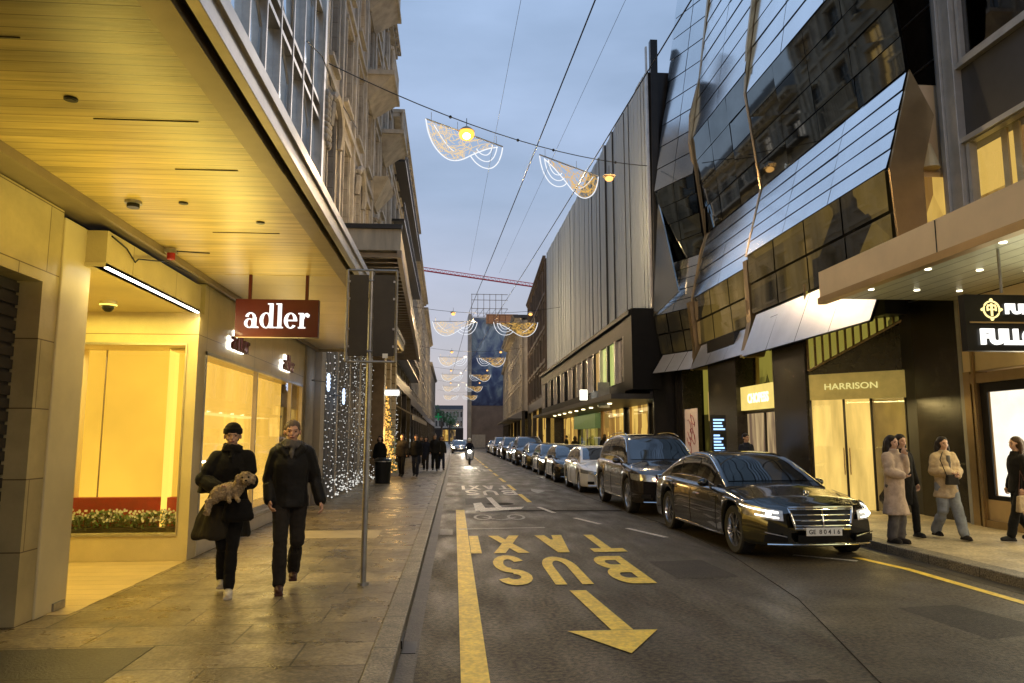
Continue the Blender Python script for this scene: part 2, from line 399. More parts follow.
# cloud layer colour: cool grey high up, mauve low down
sp = node(n, 'ShaderNodeSeparateXYZ'); n.links.new(tc.outputs['Generated'], sp.inputs[0])
cr2 = node(n, 'ShaderNodeValToRGB')
els = cr2.color_ramp.elements
els[0].position = 0.0; els[0].color = (5.4, 4.7, 4.7, 1)
els[1].position = .75; els[1].color = (2.5, 3.7, 5.7, 1)
e = els.new(.14); e.color = (3.9, 3.9, 4.6, 1)
e = els.new(.32); e.color = (2.9, 3.6, 5.0, 1)
n.links.new(sp.outputs[2], cr2.inputs[0])
mx = node(n, 'ShaderNodeMix', data_type='RGBA')
n.links.new(cr.outputs[0], mx.inputs[0]); n.links.new(sky.outputs[0], mx.inputs[6]); n.links.new(cr2.outputs[0], mx.inputs[7])
n.links.new(mx.outputs[2], bg.inputs[0]); n.links.new(bg.outputs[0], wo.inputs[0])
sl = bpy.data.lights.new('sun', 'SUN'); sl.energy = .25; sl.angle = R(20); sl.color = (1, .85, .72)
so = bpy.data.objects.new('sun', sl); COL.objects.link(so); so.rotation_euler = (R(70), 0, R(160)); so.location = (0, -20, 40)
sc.view_settings.view_transform = 'Standard'; sc.view_settings.look = 'None'; sc.view_settings.exposure = .15; sc.view_settings.gamma = 1
sc.view_settings.use_curve_mapping = False
sc.cycles.use_denoising = True
sc.cycles.sample_clamp_indirect = 4
sc.cycles.max_bounces = 6; sc.cycles.diffuse_bounces = 3; sc.cycles.glossy_bounces = 4; sc.cycles.transparent_max_bounces = 12
sc.cycles.caustics_reflective = False; sc.cycles.caustics_refractive = False
# ------------------------------------------------------------------ ground
rb = MB().quad((-400, -60, 0), (500, -60, 0), (500, 900, 0), (-400, 900, 0))
road = tag(rb.build('road', M['asphalt']), 'dark worn asphalt road with yellow bus lane markings', 'road', kind='structure')
# resurfaced darker strip right of the bus lane, edge wandering
pts = [(3.0, -6), (2.95, 3), (3.02, 5.3), (3.35, 6.6), (3.7, 8), (4.1, 11), (4.25, 14), (4.0, 19), (3.7, 30), (3.5, 60)]
pb = MB()
for a, b in zip(pts, pts[1:]): pb.quad((a[0], a[1], .004), (6.3, a[1], .004), (6.3, b[1], .004), (b[0], b[1], .004))
tag(pb.build('road_patch', M['asphalt_new'], road), 'darker newer asphalt strip beside the right kerb')
MB().tube([(p[0], p[1], .003) for p in pts], .006, 4).build('tar_seam', M['tar'], road)
def mark(name, polys, mat, z=.008, label=None):
    b = MB()
    for k, p in enumerate(polys):
        b.poly([(x, y, z+.00012*(k % 12)) for x, y in p])
    o = b.build(name, M[mat], road)
    if label: tag(o, label)
    return o
def bar(x0, y0, x1, y1, wd):
    d = Vector((x1-x0, y1-y0)); d.normalize(); nn = Vector((-d[1], d[0]))*wd/2
    return [(x0-nn[0], y0-nn[1]), (x1-nn[0], y1-nn[1]), (x1+nn[0], y1+nn[1]), (x0+nn[0], y0+nn[1])]
mark('lane_line', [[(.07, -2), (.28, -2), (.24, 18.2), (.04, 18.2)]], 'yellow_paint', label='solid yellow bus lane line near the left kerb')
mark('arrow_marking', [[(1.31, 8.6), (1.50, 8.6), (1.62, 6.85), (1.42, 6.85)], [(1.02, 6.84), (1.84, 6.84), (1.43, 6.12)]], 'yellow_paint', .009, 'yellow arrow pointing toward the viewer')
# letters drawn rotated half a turn for the oncoming lane
def letters(ch, x0, x1, y0, y1, mat, wx=.14, wy=.36):
    """ch drawn with its head toward -y; box x0..x1, y0..y1 (upright letter spans u right, v up)"""
    def T(u, v): return (x1 - u*(x1-x0), y1 - v*(y1-y0))
    W = x1-x0; H = y1-y0; a = wx/W; b = wy/H
    polys = []
    def rect(u0, v0, u1, v1): polys.append([T(u0, v0), T(u1, v0), T(u1, v1), T(u0, v1)])
    def arc(cu, cv, ru, rv, t0, t1, n=12):
        for i in range(n):
            p, q = t0+(t1-t0)*i/n, t0+(t1-t0)*(i+1)/n
            f = lambda t, k: T(cu+(ru-a*k)*math.cos(t), cv+(rv-b*k)*math.sin(t))
            polys.append([f(p, 0), f(q, 0), f(q, 1), f(p, 1)])
    def diag(u0, v0, u1, v1, k=1.1):
        polys.append([T(u0, v0), T(u0+a*k, v0), T(u1+a*k, v1), T(u1, v1)])
    if ch == 'I': rect(0, 0, 1, 1)
    if ch == 'T': rect(.5-a/2, 0, .5+a/2, 1-b); rect(0, 1-b, 1, 1)
    if ch == 'X': diag(0, 0, 1-a*1.1, 1); diag(1-a*1.1, 0, 0, 1)
    if ch == 'A': diag(0, 0, .5-a*.55, 1); diag(1-a*1.1, 0, .5-a*.55, 1); rect(.28, .28, .72, .28+b*.8)
    if ch == 'U': rect(0, .4, a, 1); rect(1-a, .4, 1, 1); arc(.5, .4, .5, .4, PI, 2*PI)
    if ch == 'B':
        rect(0, 0, a, 1)
        for c0, c1 in ((0, .53), (.47, 1)):
            rect(a, c0, .55, c0+b); rect(a, c1-b, .55, c1); arc(.55, (c0+c1)/2, .45, (c1-c0)/2, -PI/2, PI/2)
    if ch == 'S':
        arc(.5, .74, .5, .26, PI*.1, PI*1.5); arc(.5, .26+b*0, .5, .26+b*.5, -PI*.9, PI*.5)
    return polys
yy = .009
for i, (ch, x0, x1) in enumerate((('S', .54, .98), ('U', 1.2, 1.66), ('B', 1.96, 2.42))):
    pl = letters(ch, x0, x1, 8.95, 11.0, 'y'); mark('bus_lettering', pl, 'yellow_paint', .0085 + .0002*i)
for i, (ch, x0, x1) in enumerate((('I', .26, .42), ('X', .6, 1.14), ('A', 1.42, 1.9), ('T', 2.12, 2.64))):
    pl = letters(ch, x0, x1, 11.4, 13.4, 'y', wx=.16 if ch != 'I' else .16); mark('taxi_lettering', pl, 'yellow_paint', .0085 + .0002*i)
for i, (ch, x0, x1) in enumerate((('I', .25, .36), ('X', .5, .9), ('A', 1.0, 1.4), ('T', 1.5, 1.95))):
    mark('faded_lettering', letters(ch, x0, x1, 25.3, 27.3, 'w', wx=.1), 'white_paint', .0085)
for i, (ch, x0, x1) in enumerate((('S', .35, .78), ('U', .9, 1.35), ('B', 1.5, 1.95))):
    mark('faded_lettering', letters(ch, x0, x1, 22.8, 24.8, 'w', wx=.1), 'white_paint', .0085)
for i, (ch, x0, x1) in enumerate((('S', .35, .78), ('U', .9, 1.35), ('B', 1.5, 1.95))):
    mark('faded_lettering', letters(ch, x0, x1, 38.8, 41.2, 'w', wx=.1), 'white_paint', .0085)
mark('faded_arrow_marking', [bar(1.0, 21.9, 1.12, 18.3, .16), [(.55, 18.6), (1.75, 18.9), (1.62, 18.3), (.62, 17.7)], [(.5, 20.0), (.72, 20.2), (.78, 18.2), (.5, 17.9)]], 'white_paint', .0085, 'faded white arrow between two rows of lettering')
# bicycle symbol, worn
bp = []
for cx in (.62, 1.35):
    for i in range(14):
        t0, t1 = 2*PI*i/14, 2*PI*(i+1)/14
        bp.append([(cx+.2*math.cos(t0), 16.5+.55*math.sin(t0)), (cx+.2*math.cos(t1), 16.5+.55*math.sin(t1)), (cx+.14*math.cos(t1), 16.5+.42*math.sin(t1)), (cx+.14*math.cos(t0), 16.5+.42*math.sin(t0))])
bp += [bar(.62, 16.5, 1.0, 15.9, .06), bar(1.0, 15.9, 1.35, 16.5, .06), bar(.8, 16.1, 1.2, 16.0, .06)]
mark('bicycle_marking', bp, 'worn_paint', .0085, 'worn white bicycle symbol')
mark('lane_line', [bar(.1, 14.4, 1.75, 14.55, .12)], 'worn_paint', .0085, 'worn transverse line across the bus lane')
M['asphalt_patch'] = pm('asphalt_patch', (.045, .037, .025), .6, spec=.3, var=.4, nscale=2, bump=.8, bscale=95, speck=(30, .5))
for pp in ([(2.75, 9.2), (3.55, 9.3), (3.5, 10.6), (2.72, 10.5)], [(.3, 19.6), (1.0, 19.6), (1.0, 21.8), (.3, 21.7)], [(1.9, 4.1), (2.7, 4.2), (2.65, 5.4), (1.85, 5.3)], [(4.6, 6.3), (5.4, 6.5), (5.2, 7.6), (4.5, 7.5)]):
    mark('repair_patch', [pp], 'asphalt_patch', .0045, 'darker rectangular repair in the asphalt')
# lane dashes
ds = [((3.68, 12.95), (3.3, 14.3)), ((2.92, 15.0), (2.6, 16.2)), ((2.3, 17.3), (2.1, 18.8)), ((5.65, 10.3), (5.0, 10.9))]
for a, b in ds: mark('lane_dash', [bar(a[0], a[1], b[0], b[1], .11)], 'white_paint', .0095)
for i in range(14):
    y0 = 20.2 + i*4.6
    mark('lane_dash', [bar(2.02-.006*(y0-20), y0, 2.0-.006*(y0-20), y0+2.9, .13)], 'yellow_paint' if i < 20 else 'white_paint', .0095)
mark('arrow_marking', [bar(2.75, 24.9, 3.3, 24.6, .14), [(2.6, 25.6), (2.95, 24.4), (2.6, 23.4), (2.5, 24.4)]], 'worn_paint', .0095)
mark('kerb_line', [[(5.9, 2), (6.02, 2), (6.02, 9.6), (5.9, 9.6)], [(5.9, 9.6), (6.02, 9.6), (5.85, 10.6), (5.73, 10.6)]], 'yellow_paint', .0095, 'yellow line along the right kerb')
mark('manhole_cover', [[(1.2+.36*math.cos(2*PI*i/20), 19.8+.36*math.sin(2*PI*i/20)) for i in range(20)]], 'tar', .0065)
mark('tar_patch', [[(1.3, 17.8), (4.0, 17.6), (4.0, 17.9), (1.3, 18.1)]], 'tar', .005)
# left pavement, kerb, gutter (drain)
lp = MB(); lp.box(-3.5, -.62, -12, 300, -.2, .12); lp.box(-3.9, -3.5, -12, 300, -.2, .118)
tag(lp.build('pavement', M['slab']), 'brown stone slab pavement along the lit shopfronts', 'pavement', kind='structure')
tag(MB().box(-.62, -.42, -12, 300, -.2, .124).build('kerb', M['kerbstone'], bevel=.015), 'worn granite kerb along the left pavement', 'kerb', kind='structure')
tag(MB().box(-.42, -.28, -12, 300, -.1, .006).build('gutter', M['gutter']), 'stone gutter strip at the foot of the left kerb', 'gutter', kind='structure')
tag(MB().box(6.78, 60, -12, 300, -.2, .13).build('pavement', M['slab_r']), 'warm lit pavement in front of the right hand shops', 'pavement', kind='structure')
tag(MB().box(6.5, 6.78, -12, 300, -.2, .135).build('kerb', M['kerbstone'], bevel=.015), 'dark kerb along the right pavement', 'kerb', kind='structure')
tag(MB().box(6.28, 6.5, -12, 300, -.1, .007).build('gutter', M['gutter']), 'gutter strip under the parked cars', 'gutter', kind='structure')
dg_ = MB(); dg_.box(-.42, -.30, 6.25, 6.6, 0, .0095)
dg_.box(-.44, -.41, 6.3, 6.62, .03, .09)
tag(dg_.build('drain_grate', M['black']), 'black storm drain opening in the left gutter', 'drain')
sv = empty('drain_channel', (-.1, 13.8, 0), label='row of thin drain slots crossing from the left kerb', cat='drain')
db = MB()
for i in range(7): db.box(-.26, -.02, 13.6+i*.12, 13.65+i*.12, .0068, .0105)
db.build('slots', M['black'], sv)
# hatch in pavement lower left, lighter slabs
tag(MB().box(-3.4, -2.3, 5.2, 6.15, .1, .124).build('access_cover', M['gutter']), 'dark recessed access cover in the left pavement foreground', 'cover')
b = MB(); b.box(-2.9, -1.25, 12.4, 13.4, .1, .1235)
tag(b.build('inset_slab', pm('pale_slab', (.42, .36, .25), .5, var=.2)), 'pale inset slab beneath the second shop window', 'slab')
# ------------------------------------------------------------------ LEFT: jeweller building with canopy
XL = -3.5
shop = empty('shop_building', (XL, 6.9, .12), label='cream clad corner jewellery shop with wooden canopy soffit and lit windows', cat='shop')
# tiled wall round the shutter
b = MB()
XN = -3.72; b.box(-4.1, XN, -6, 7.12, 3.12, 3.86); b.box(-4.1, XN, 6.85, 7.12, .12, 3.12)
b.build('tiled_wall', M['tile'], shop)
sh = MB().box(-4.06, -3.94, -6, 6.85, .12, 3.12)
for i in range(26): sh.box(-3.94, -3.915, -6, 6.848, .14+i*.115, .225+i*.115)
sh.build('shutter', M['shutter'], shop)
MB().box(-4.3, -3.70, 7.12, 7.66, .12, 3.8).build('pillar', M['cream'], shop, bevel=.01)
b = MB(); b.box(-3.70, -3.68, 7.4, 7.6, .13, .2)
b.build('floor_latch', M['steel'], shop)
# recess: floor, ceiling, rear wall around the display
b = MB()
b.box(-6, XL, 7.52, 10.3, 3.42, 3.46)                       # ceiling
b.build('recess_ceiling', M['cream'], shop)
M['recess_floor'] = pm('recess_floor', (.6, .47, .26), .3, var=.15, nscale=2, brick=(4, .26, .006, .5, (.5, .45, .4), .08), plane='xyz')
b = MB(); b.box(-6, XL+.001, 7.3, 10.3, .0, .1235); b.build('recess_floor', M['recess_floor'], shop)
b = MB(); b.box(-6, -5.25, 10.3, 10.42, .12, 3.42); b.box(-3.66, XL, 10.3, 10.48, .12, 3.42); b.box(-5.25, -3.66, 10.3, 10.42, .12, .47); b.box(-5.25, -3.66, 10.3, 10.42, 2.97, 3.42)
b.box(-6.1, -6, 7.1, 10.4, .12, 3.42); b.box(-6, -4.3, 7.4, 7.66, .12, 3.42)
b.build('recess_wall', M['cream_panel'], shop)
b = MB(); b.box(-5.25, -3.66, 10.285, 10.3, 2.97, 3.0); b.box(-5.25, -3.66, 10.285, 10.3, .44, .47); b.box(-3.66, -3.64, 10.285, 10.3, .44, 3.0)
b.build('trim', M['alu'], shop)
wnd = MB().box(-5.25, -3.66, 10.36, 10.365, .47, 2.97).build('display_window', M['gloss_clear'], shop)
b = MB(); b.box(-5.25, -3.66, 11.0, 11.02, .47, 2.97); b.build('backlit_panel', M['lit_panel'], wnd)
b = MB(); b.box(-5.0, -4.985, 10.97, 10.99, .9, 2.97); b.build('panel_joint', M['bronze_beam'], wnd)
b = MB(); b.box(-5.25, -3.66, 10.42, 11.0, .43, .47); b.box(-5.29, -5.25, 10.42, 11, .4, 3.0); b.box(-3.66, -3.62, 10.42, 11, .4, 3.0); b.box(-5.25, -3.66, 10.42, 11, 2.97, 3.0)
b.build('window_lining', M['cream'], wnd)
MB().box(-5.25, -3.66, 10.8, 10.98, .47, .9).build('red_plinth', M['reddeep'], wnd)
fb = empty('flower_box', (-4.45, 10.58, .47), label='low box of white flowers and green leaves inside the first lit display window', cat='flowers')
MB().box(-5.22, -3.7, 10.46, 10.7, .47, .53).build('planter', M['black'], fb)
lf, pt = MB(), MB()
for i in range(2200):
    x = rnd.uniform(-5.22, -3.7); y = rnd.uniform(10.44, 10.74); z = .52+rnd.random()**.8*(.19+.04*math.sin(x*9))
    a, e = rnd.uniform(0, 2*PI), rnd.uniform(-.6, .9); s = rnd.uniform(.018, .045)
    d = Vector((math.cos(a)*math.cos(e), math.sin(a)*math.cos(e), math.sin(e)))*s; u = Vector((-math.sin(a), math.cos(a), 0))*s*.4; c = Vector((x, y, z))
    lf.quad(c-d, c-u, c+d, c+u)
for i in range(240):
    x = rnd.uniform(-5.2, -3.72); y = rnd.uniform(10.43, 10.7); z = .69+rnd.uniform(-.08, .07)
    for k in range(5):
        a = 2*PI*k/5+i; c = Vector((x, y, z)); d = Vector((math.cos(a), -.4, math.sin(a)))*.018; u = Vector((-math.sin(a), 0, math.cos(a)))*.009
        pt.quad(c, c+d*.6+u, c+d, c+d*.6-u)
tag(lf.build('leaves', M['leaf'], fb), kind='stuff'); tag(pt.build('petals', M['petal'], fb), kind='stuff')
# hanging fascia with LED line above the recess
b = MB(); b.box(-3.62, XL, 7.53, 10.3, 3.42, 3.79); b.box(-4.5, -3.62, 7.53, 7.66, 3.46, 3.79)
b.build('recess_fascia', M['cream_panel'], shop)
MB().box(-3.525, XL+.004, 7.56, 10.25, 3.41, 3.425).build('light_strip', M['led'], shop)
# long street wall with big window
b = MB()
b.box(-3.62, XL, 10.48, 17.45, 2.93, 3.86); b.box(-3.62, XL, 10.48, 10.62, .12, 2.93)
b.box(-3.62, XL, 10.62, 17.3, .12, .36); b.box(-3.62, XL, 17.3, 17.45, .12, 2.93)
b.build('shopfront_wall', M['cream_panel'], shop)
wn = empty('street_window', (0, 0, 0)); wn.parent = shop; wn.location = (0, 0, 0)
b = MB()
for y in (10.62, 13.35, 16.1, 17.25): b.box(-3.56, XL+.012, y, y+.05, .36, 2.93)
b.box(-3.56, XL+.012, 10.62, 17.3, 2.88, 2.93).box(-3.56, XL+.02, 10.62, 17.3, .36, .4)
b.build('frame', M['alu'], wn)
MB().box(-3.53, -3.525, 10.66, 17.26, .4, 2.88).build('pane', M['gloss_clear'], wn)
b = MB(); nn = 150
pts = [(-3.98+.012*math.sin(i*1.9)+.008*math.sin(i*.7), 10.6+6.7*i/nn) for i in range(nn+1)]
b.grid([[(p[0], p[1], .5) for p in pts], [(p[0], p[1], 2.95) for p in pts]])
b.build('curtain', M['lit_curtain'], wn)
b = MB(); b.box(-4.0, -3.54, 10.62, 17.3, .37, .5); b.box(-4.0, -3.56, 10.62, 17.3, 2.935, 2.96); b.build('window_sill', M['cream'], wn)
# second plinth, bright skirting at ground
MB().box(XL, XL+.012, 10.62, 17.3, .14, .34).build('base_panel', pm('base_panel', (.62, .56, .44), .2, var=.1), shop)
# pier after the window
b = MB(); b.box(-4.0, XL+.05, 17.45, 18.5, .12, 3.88); b.build('stone_pier', M['stoneB'], shop)
# canopy: slab, plank soffit, beams, fascia
b = MB(); b.box(-3.5, -1.585, -6, 10.0, 3.9, 3.925); b.box(-6, -3.5, -6, 7.45, 3.9, 3.925); b.build('plank_soffit', M['plank'], shop)
b = MB(); b.box(-3.5, -1.585, 10.0, 18.5, 3.895, 3.925); b.build('panel_soffit', M['soffit'], shop)
b = MB(); b.box(-3.80, -3.36, -6, 18.5, 3.87, 3.899); b.box(-3.4, -3.36, -6, 18.5, 3.82, 3.87); b.build('wall_beam', M['bronze_beam'], shop)
b = MB(); b.box(-1.585, -1.42, -6, 5.95, 3.86, 3.95); b.box(-1.585, -1.42, 5.97, 18.5, 3.87, 3.95)
b.build('edge_beam', M['bronze_beam'], shop)
MB().box(-1.42, -1.36, -6, 18.5, 3.95, 3.98).build('shadow_gap', M['darkgap'], shop)
b = MB(); b.box(-1.36, -1.29, -6, 18.5, 3.88, 4.02); b.box(-1.34, -1.265, -6, 18.5, 4.02, 4.12)
b.build('gutter_fascia', M['alu'], shop, bevel=.004)
MB().box(-3.5, -1.36, -6, 18.5, 3.98, 4.06).build('canopy_slab', M['spandrel'], shop)
b = MB(); b.box(-3.5, -1.36, 18.45, 18.5, 3.83, 3.9); b.build('canopy_end', M['bronze_beam'], shop)
# slots and downlights in soffit
for y, x0, x1 in ((4.0, -3.1, -2.4), (5.05, -2.5, -1.8), (6.0, -2.3, -1.8), (7.9, -2.6, -1.9)): MB().box(x0, x1, y, y+.007, 3.894, 3.8995).build('soffit_slot', M['darkgap'], shop)
def downlight(x, y):
    o = MB().cyl((x, y, 3.899), (x, y, 3.888), .042, 16).cyl((x, y, 3.888), (x, y, 3.884), .03, 16).build('downlight', M['black'], shop); return o
for x, y in ((-2.62, 3.9), (-2.5, 4.75), (-2.55, 6.9), (-2.0, 7.5)): downlight(x, y)
dl = empty('smoke_detector', (-3.0, 6.9, 3.9), label='small round detector under the planked canopy near the pillar', cat='detector')
MB().cyl((-3.0, 6.9, 3.9), (-3.0, 6.9, 3.875), .075, 16).build('base', M['steel'], dl); MB().cyl((-3.0, 6.9, 3.875), (-3.0, 6.9, 3.84), .055, 16).build('housing', M['black'], dl)
dt = empty('alarm_beacon', (-3.28, 8.6, 3.87), label='small red alarm beacon on the beam at the canopy wall joint', cat='alarm')
MB().box(-3.34, -3.22, 8.55, 8.65, 3.83, 3.87).build('bracket', M['steel'], dt); MB().cyl((-3.28, 8.6, 3.83), (-3.28, 8.6, 3.76), .045, 12).build('lens', M['reddeep'], dt)
MB().tube([(-3.28, 8.6, 3.86), (-3.0, 8.62, 3.85), (-2.85, 8.6, 3.84)], .008).build('aerial', M['black'], dt)
dc = empty('dome_camera', (-4.35, 9.5, 3.42), label='white dome security camera on the lit recess ceiling', cat='camera')
MB().cyl((-4.35, 9.5, 3.42), (-4.35, 9.5, 3.36), .1, 20).build('mount', M['cream'], dc, smooth=False); MB().ball((-4.35, 9.5, 3.36), (.075, .075, .08), 14, 10).build('dome', M['black'], dc, smooth=True)
cb = MB(); cb.tube([(-3.49, 7.6, 3.75), (-3.47, 7.9, 3.7), (-3.46, 8.1, 3.6), (-3.47, 8.2, 3.66), (-3.45, 8.9, 3.8), (-3.4, 10, 3.84), (-3.38, 14, 3.85)], .009)
tag(cb.build('loose_cable', M['black']), 'thin black cable looping over the cream fascia beside the recess', 'cable')

# serif lettering built from strokes: each glyph drawn in (u,v), x-height 1
def serif_word(word, size, depth):
    b = MB(); u = 0; k = 0
    def P(x, y, d): return (x*size, d, y*size)
    def pl(pts):
        nonlocal k
        k += 1; d = depth+.0006*k
        b.prism([P(u+x, y, -d) for x, y in pts], (0, d, 0))
    def ring(cx, cy, rx, ry, tx, ty, n=22, t0=0, t1=2*PI):
        nonlocal k
        k += 1; d = depth+.0006*k
        for i in range(n):
            a, c = t0+(t1-t0)*i/n, t0+(t1-t0)*(i+1)/n
            f = lambda t, o: (cx+(rx-(tx if o else 0))*math.cos(t), cy+(ry-(ty if o else 0))*math.sin(t))
            q = [f(a, 0), f(c, 0), f(c, 1), f(a, 1)]
            b.prism([P(u+x, y, -d) for x, y in q], (0, d, 0))
    S = .24
    for ch in word:
        if ch == 'a':
            ring(.36, .31, .34, .32, .2, .07); ring(.42, .68, .34, .34, .2, .08, 12, 0, PI*.95)
            pl([(.56, 0), (.56+S, 0), (.56+S, .7), (.56, .7)]); pl([(.8, 0), (.95, 0), (.95, .08), (.8, .12)]); u += 1.0
        elif ch == 'd':
            ring(.42, .5, .42, .52, .23, .07); pl([(.62, 0), (.62+S, 0), (.62+S, 1.62), (.62, 1.62)]); pl([(.5, 1.55), (.62, 1.55), (.62, 1.62), (.5, 1.62)]); pl([(.86, 0), (.98, 0), (.98, .08), (.86, .08)]); u += 1.04
        elif ch == 'l':
            pl([(.12, 0), (.12+S, 0), (.12+S, 1.62), (.12, 1.62)]); pl([(0, 0), (.12, 0), (.12, .08), (0, .08)]); pl([(.36, 0), (.47, 0), (.47, .08), (.36, .08)]); pl([(0, 1.55), (.12, 1.55), (.12, 1.62), (0, 1.62)]); u += .53
        elif ch == 'e':
            ring(.42, .5, .42, .52, .23, .07, 20, PI*.0, PI*1.78); pl([(.18, .47), (.84, .47), (.84, .55), (.18, .55)]); u += .92
        elif ch == 'r':
            pl([(.1, 0), (.1+S, 0), (.1+S, 1.0), (.1, 1.0)]); pl([(0, 0), (.1, 0), (.1, .08), (0, .08)]); pl([(.34, 0), (.46, 0), (.46, .08), (.34, .08)])
            pl([(0, .93), (.1, .93), (.1, 1.0), (0, 1.0)]); ring(.56, .6, .27, .4, .09, .13, 8, PI*.45, PI*.98); b.v and pl([(.5, .82), (.56, .72), (.68, .74), (.72, .9), (.6, 1.0), (.5, .98)]); u += .74
    return b, u*size
# projecting blade sign
sg = empty('blade_sign', (-2.38, 10.0, 3.05), label='dark red hanging sign with white lettering under the wooden canopy', cat='sign')
MB().box(-2.93, -1.84, 9.96, 10.06, 3.05, 3.56).build('panel', M['red'], sg, bevel=.004)
b = MB(); b.box(-2.78, -2.74, 9.99, 10.03, 3.56, 3.9).box(-2.03, -1.99, 9.99, 10.03, 3.56, 3.9); b.build('hanger', M['red'], sg)
b, wd = serif_word('adler', .205, .012)
b.v = [(x*.86/wd, y, z) for x, y, z in b.v]
lo = b.build('lettering', M['letter_white'], sg, local=True); lo.location = (-2.81+2.38, -.041, .12)
# two halo-lit names on the fascia (dark red face, white glow behind)
for i, y0 in enumerate((11.55, 15.0)):
    b, wd = serif_word('adler', .2, .045); 
    b.v = [(-q+.0, p*.9/wd, z) for p, q, z in b.v]
    o = MB(); o.v, o.f, o.m = b.v, b.f, b.m
    ln = o.build('fascia_lettering', M['red'], shop, local=True); ln.location = (.055, y0-6.9, 3.08-.12)
    b2, w2 = serif_word('adler', .2, .012)
    b2.v = [(-q, p*.9/wd, z) for p, q, z in b2.v]
    g = MB(); g.v, g.f, g.m = [(x, y*1.0, z) for x, y, z in b2.v], b2.f, b2.m
    gl = g.build('halo', em('halo%d' % i, (1, .96, .85), 6), ln, local=True); gl.location = (-.05, -.03, .0)
# upper glazed storeys above the canopy
up = MB(); up.box(-3.9, -3.62, -6, 18.3, 4.06, 13.2); up.build('upper_wall', M['alu'], shop)
fr = MB()
for y in np.arange(-5, 18.3, 1.05): fr.box(-3.62, -3.46, y-.035, y+.035, 4.1, 13.2)
for z in (4.1, 6.6, 7.05, 9.7, 10.1, 12.6): fr.box(-3.62, -3.48, -6, 18.3, z-.05, z+.05)
fr.box(-3.62, -3.4, 18.1, 18.34, 4.06, 13.2)
fr.build('window_grid', M['alu'], shop)
pn = MB()
for i, y in enumerate(np.arange(-5, 17.6, 1.05)):
    for z0, z1 in ((4.15, 6.55), (7.1, 9.65), (10.15, 12.55)):
        t = rnd.uniform(-.012, .012); y0, y1 = y+.04, y+1.01
        pn.quad((-3.55+t, y0, z0), (-3.55-t, y1, z0), (-3.60-t, y1, z1), (-3.60+t, y0, z1))
pn.build('window_panes', M['pane_sky'], shop)
dg = MB()
for y in np.arange(-5, 17.6, 2.1):
    for z0, z1 in ((7.1, 9.65), (10.15, 12.55)):
        dg.tube([(-3.5, y+.04, z1), (-3.42, y+.5, (z0+z1)/2+.4), (-3.42, y+.52, (z0+z1)/2-.4), (-3.5, y+1.0, z0)], .03, 4)
dg.build('window_brace', M['alu'], shop)
MB().box(-12, -3.9, -6, 18.3, 3.98, 13.2).build('core', M['spandrel'], shop)
area('recess_light', (-4.4, 8.9, 3.38), (0, 0, 0), 1.6, 2.2, 75, (1, .76, .15))
area('window_glow', (-4.45, 10.7, 2.9), (0, 0, 0), 1.4, .3, 9, (1, .8, .35))
area('strip_glow', (-3.47, 9, 3.38), (0, R(-20), 0), .05, 2.6, 26, (1, .76, .3))
area('shopfront_glow', (-3.42, 13.9, 2.2), (0, R(-90), 0), 1.6, 6.2, 85, (1, .72, .22))
area('canopy_fill', (-2.7, 7.6, 2.95), (R(180), 0, 0), .5, 5.0, 46, (1, .76, .15))  # added unseen fill pointing up to brighten the plank soffit
area('canopy_fill', (-2.9, 2.5, 2.95), (R(180), 0, 0), .5, 6.0, 5, (1, .76, .15))  # weaker added fill for the near end of the soffit

# traffic sign seen from behind
ts = empty('traffic_sign', (-.99, 8.5, .12), label='back of a tall framed road sign on a grey pole at the kerb', cat='sign')
MB().cyl((-.99, 8.5, .12), (-.975, 8.5, 3.66), .032, 14).build('pole', M['steel'], ts, smooth=False)
MB().cyl((-.99, 8.5, .12), (-.99, 8.5, .15), .06, 14).build('base_collar', M['steel'], ts)
b = MB(); b.box(-1.22, -1.005, 8.44, 8.455, 2.64, 3.58); b.box(-.945, -.70, 8.44, 8.455, 2.64, 3.58); b.build('panel', pm('signback', (.04, .034, .024), .45, metal=.4, var=.25), ts)
b = MB()
for x in (-1.245, -.685): b.tube([(x, 8.46, 2.58), (x, 8.46, 3.64)], .016, 8)
for z in (2.58, 2.70, 3.52, 3.64): b.tube([(-1.25, 8.475, z), (-.68, 8.475, z)], .013, 8)
b.build('frame', M['steel'], ts)
MB().box(-.83, -.77, 8.432, 8.438, 2.62, 2.67).build('sticker', M['plate'], ts)
b = MB()
for z in (2.75, 2.95, 3.3, 3.5):
    for x in (-1.22, -.71): b.box(x-.012, x+.012, 8.425, 8.44, z-.012, z+.012)
b.build('clips', M['steel'], ts)

for x, y in ((-2.62, 3.9), (-2.5, 4.75), (-2.55, 6.9), (-2.0, 7.5), (-2.4, 1.5)):
    spot('downlight_lamp', (x, y, 3.85), (x-.25, y+.3, 0), 16, (1, .76, .34), 130, .9, .05)
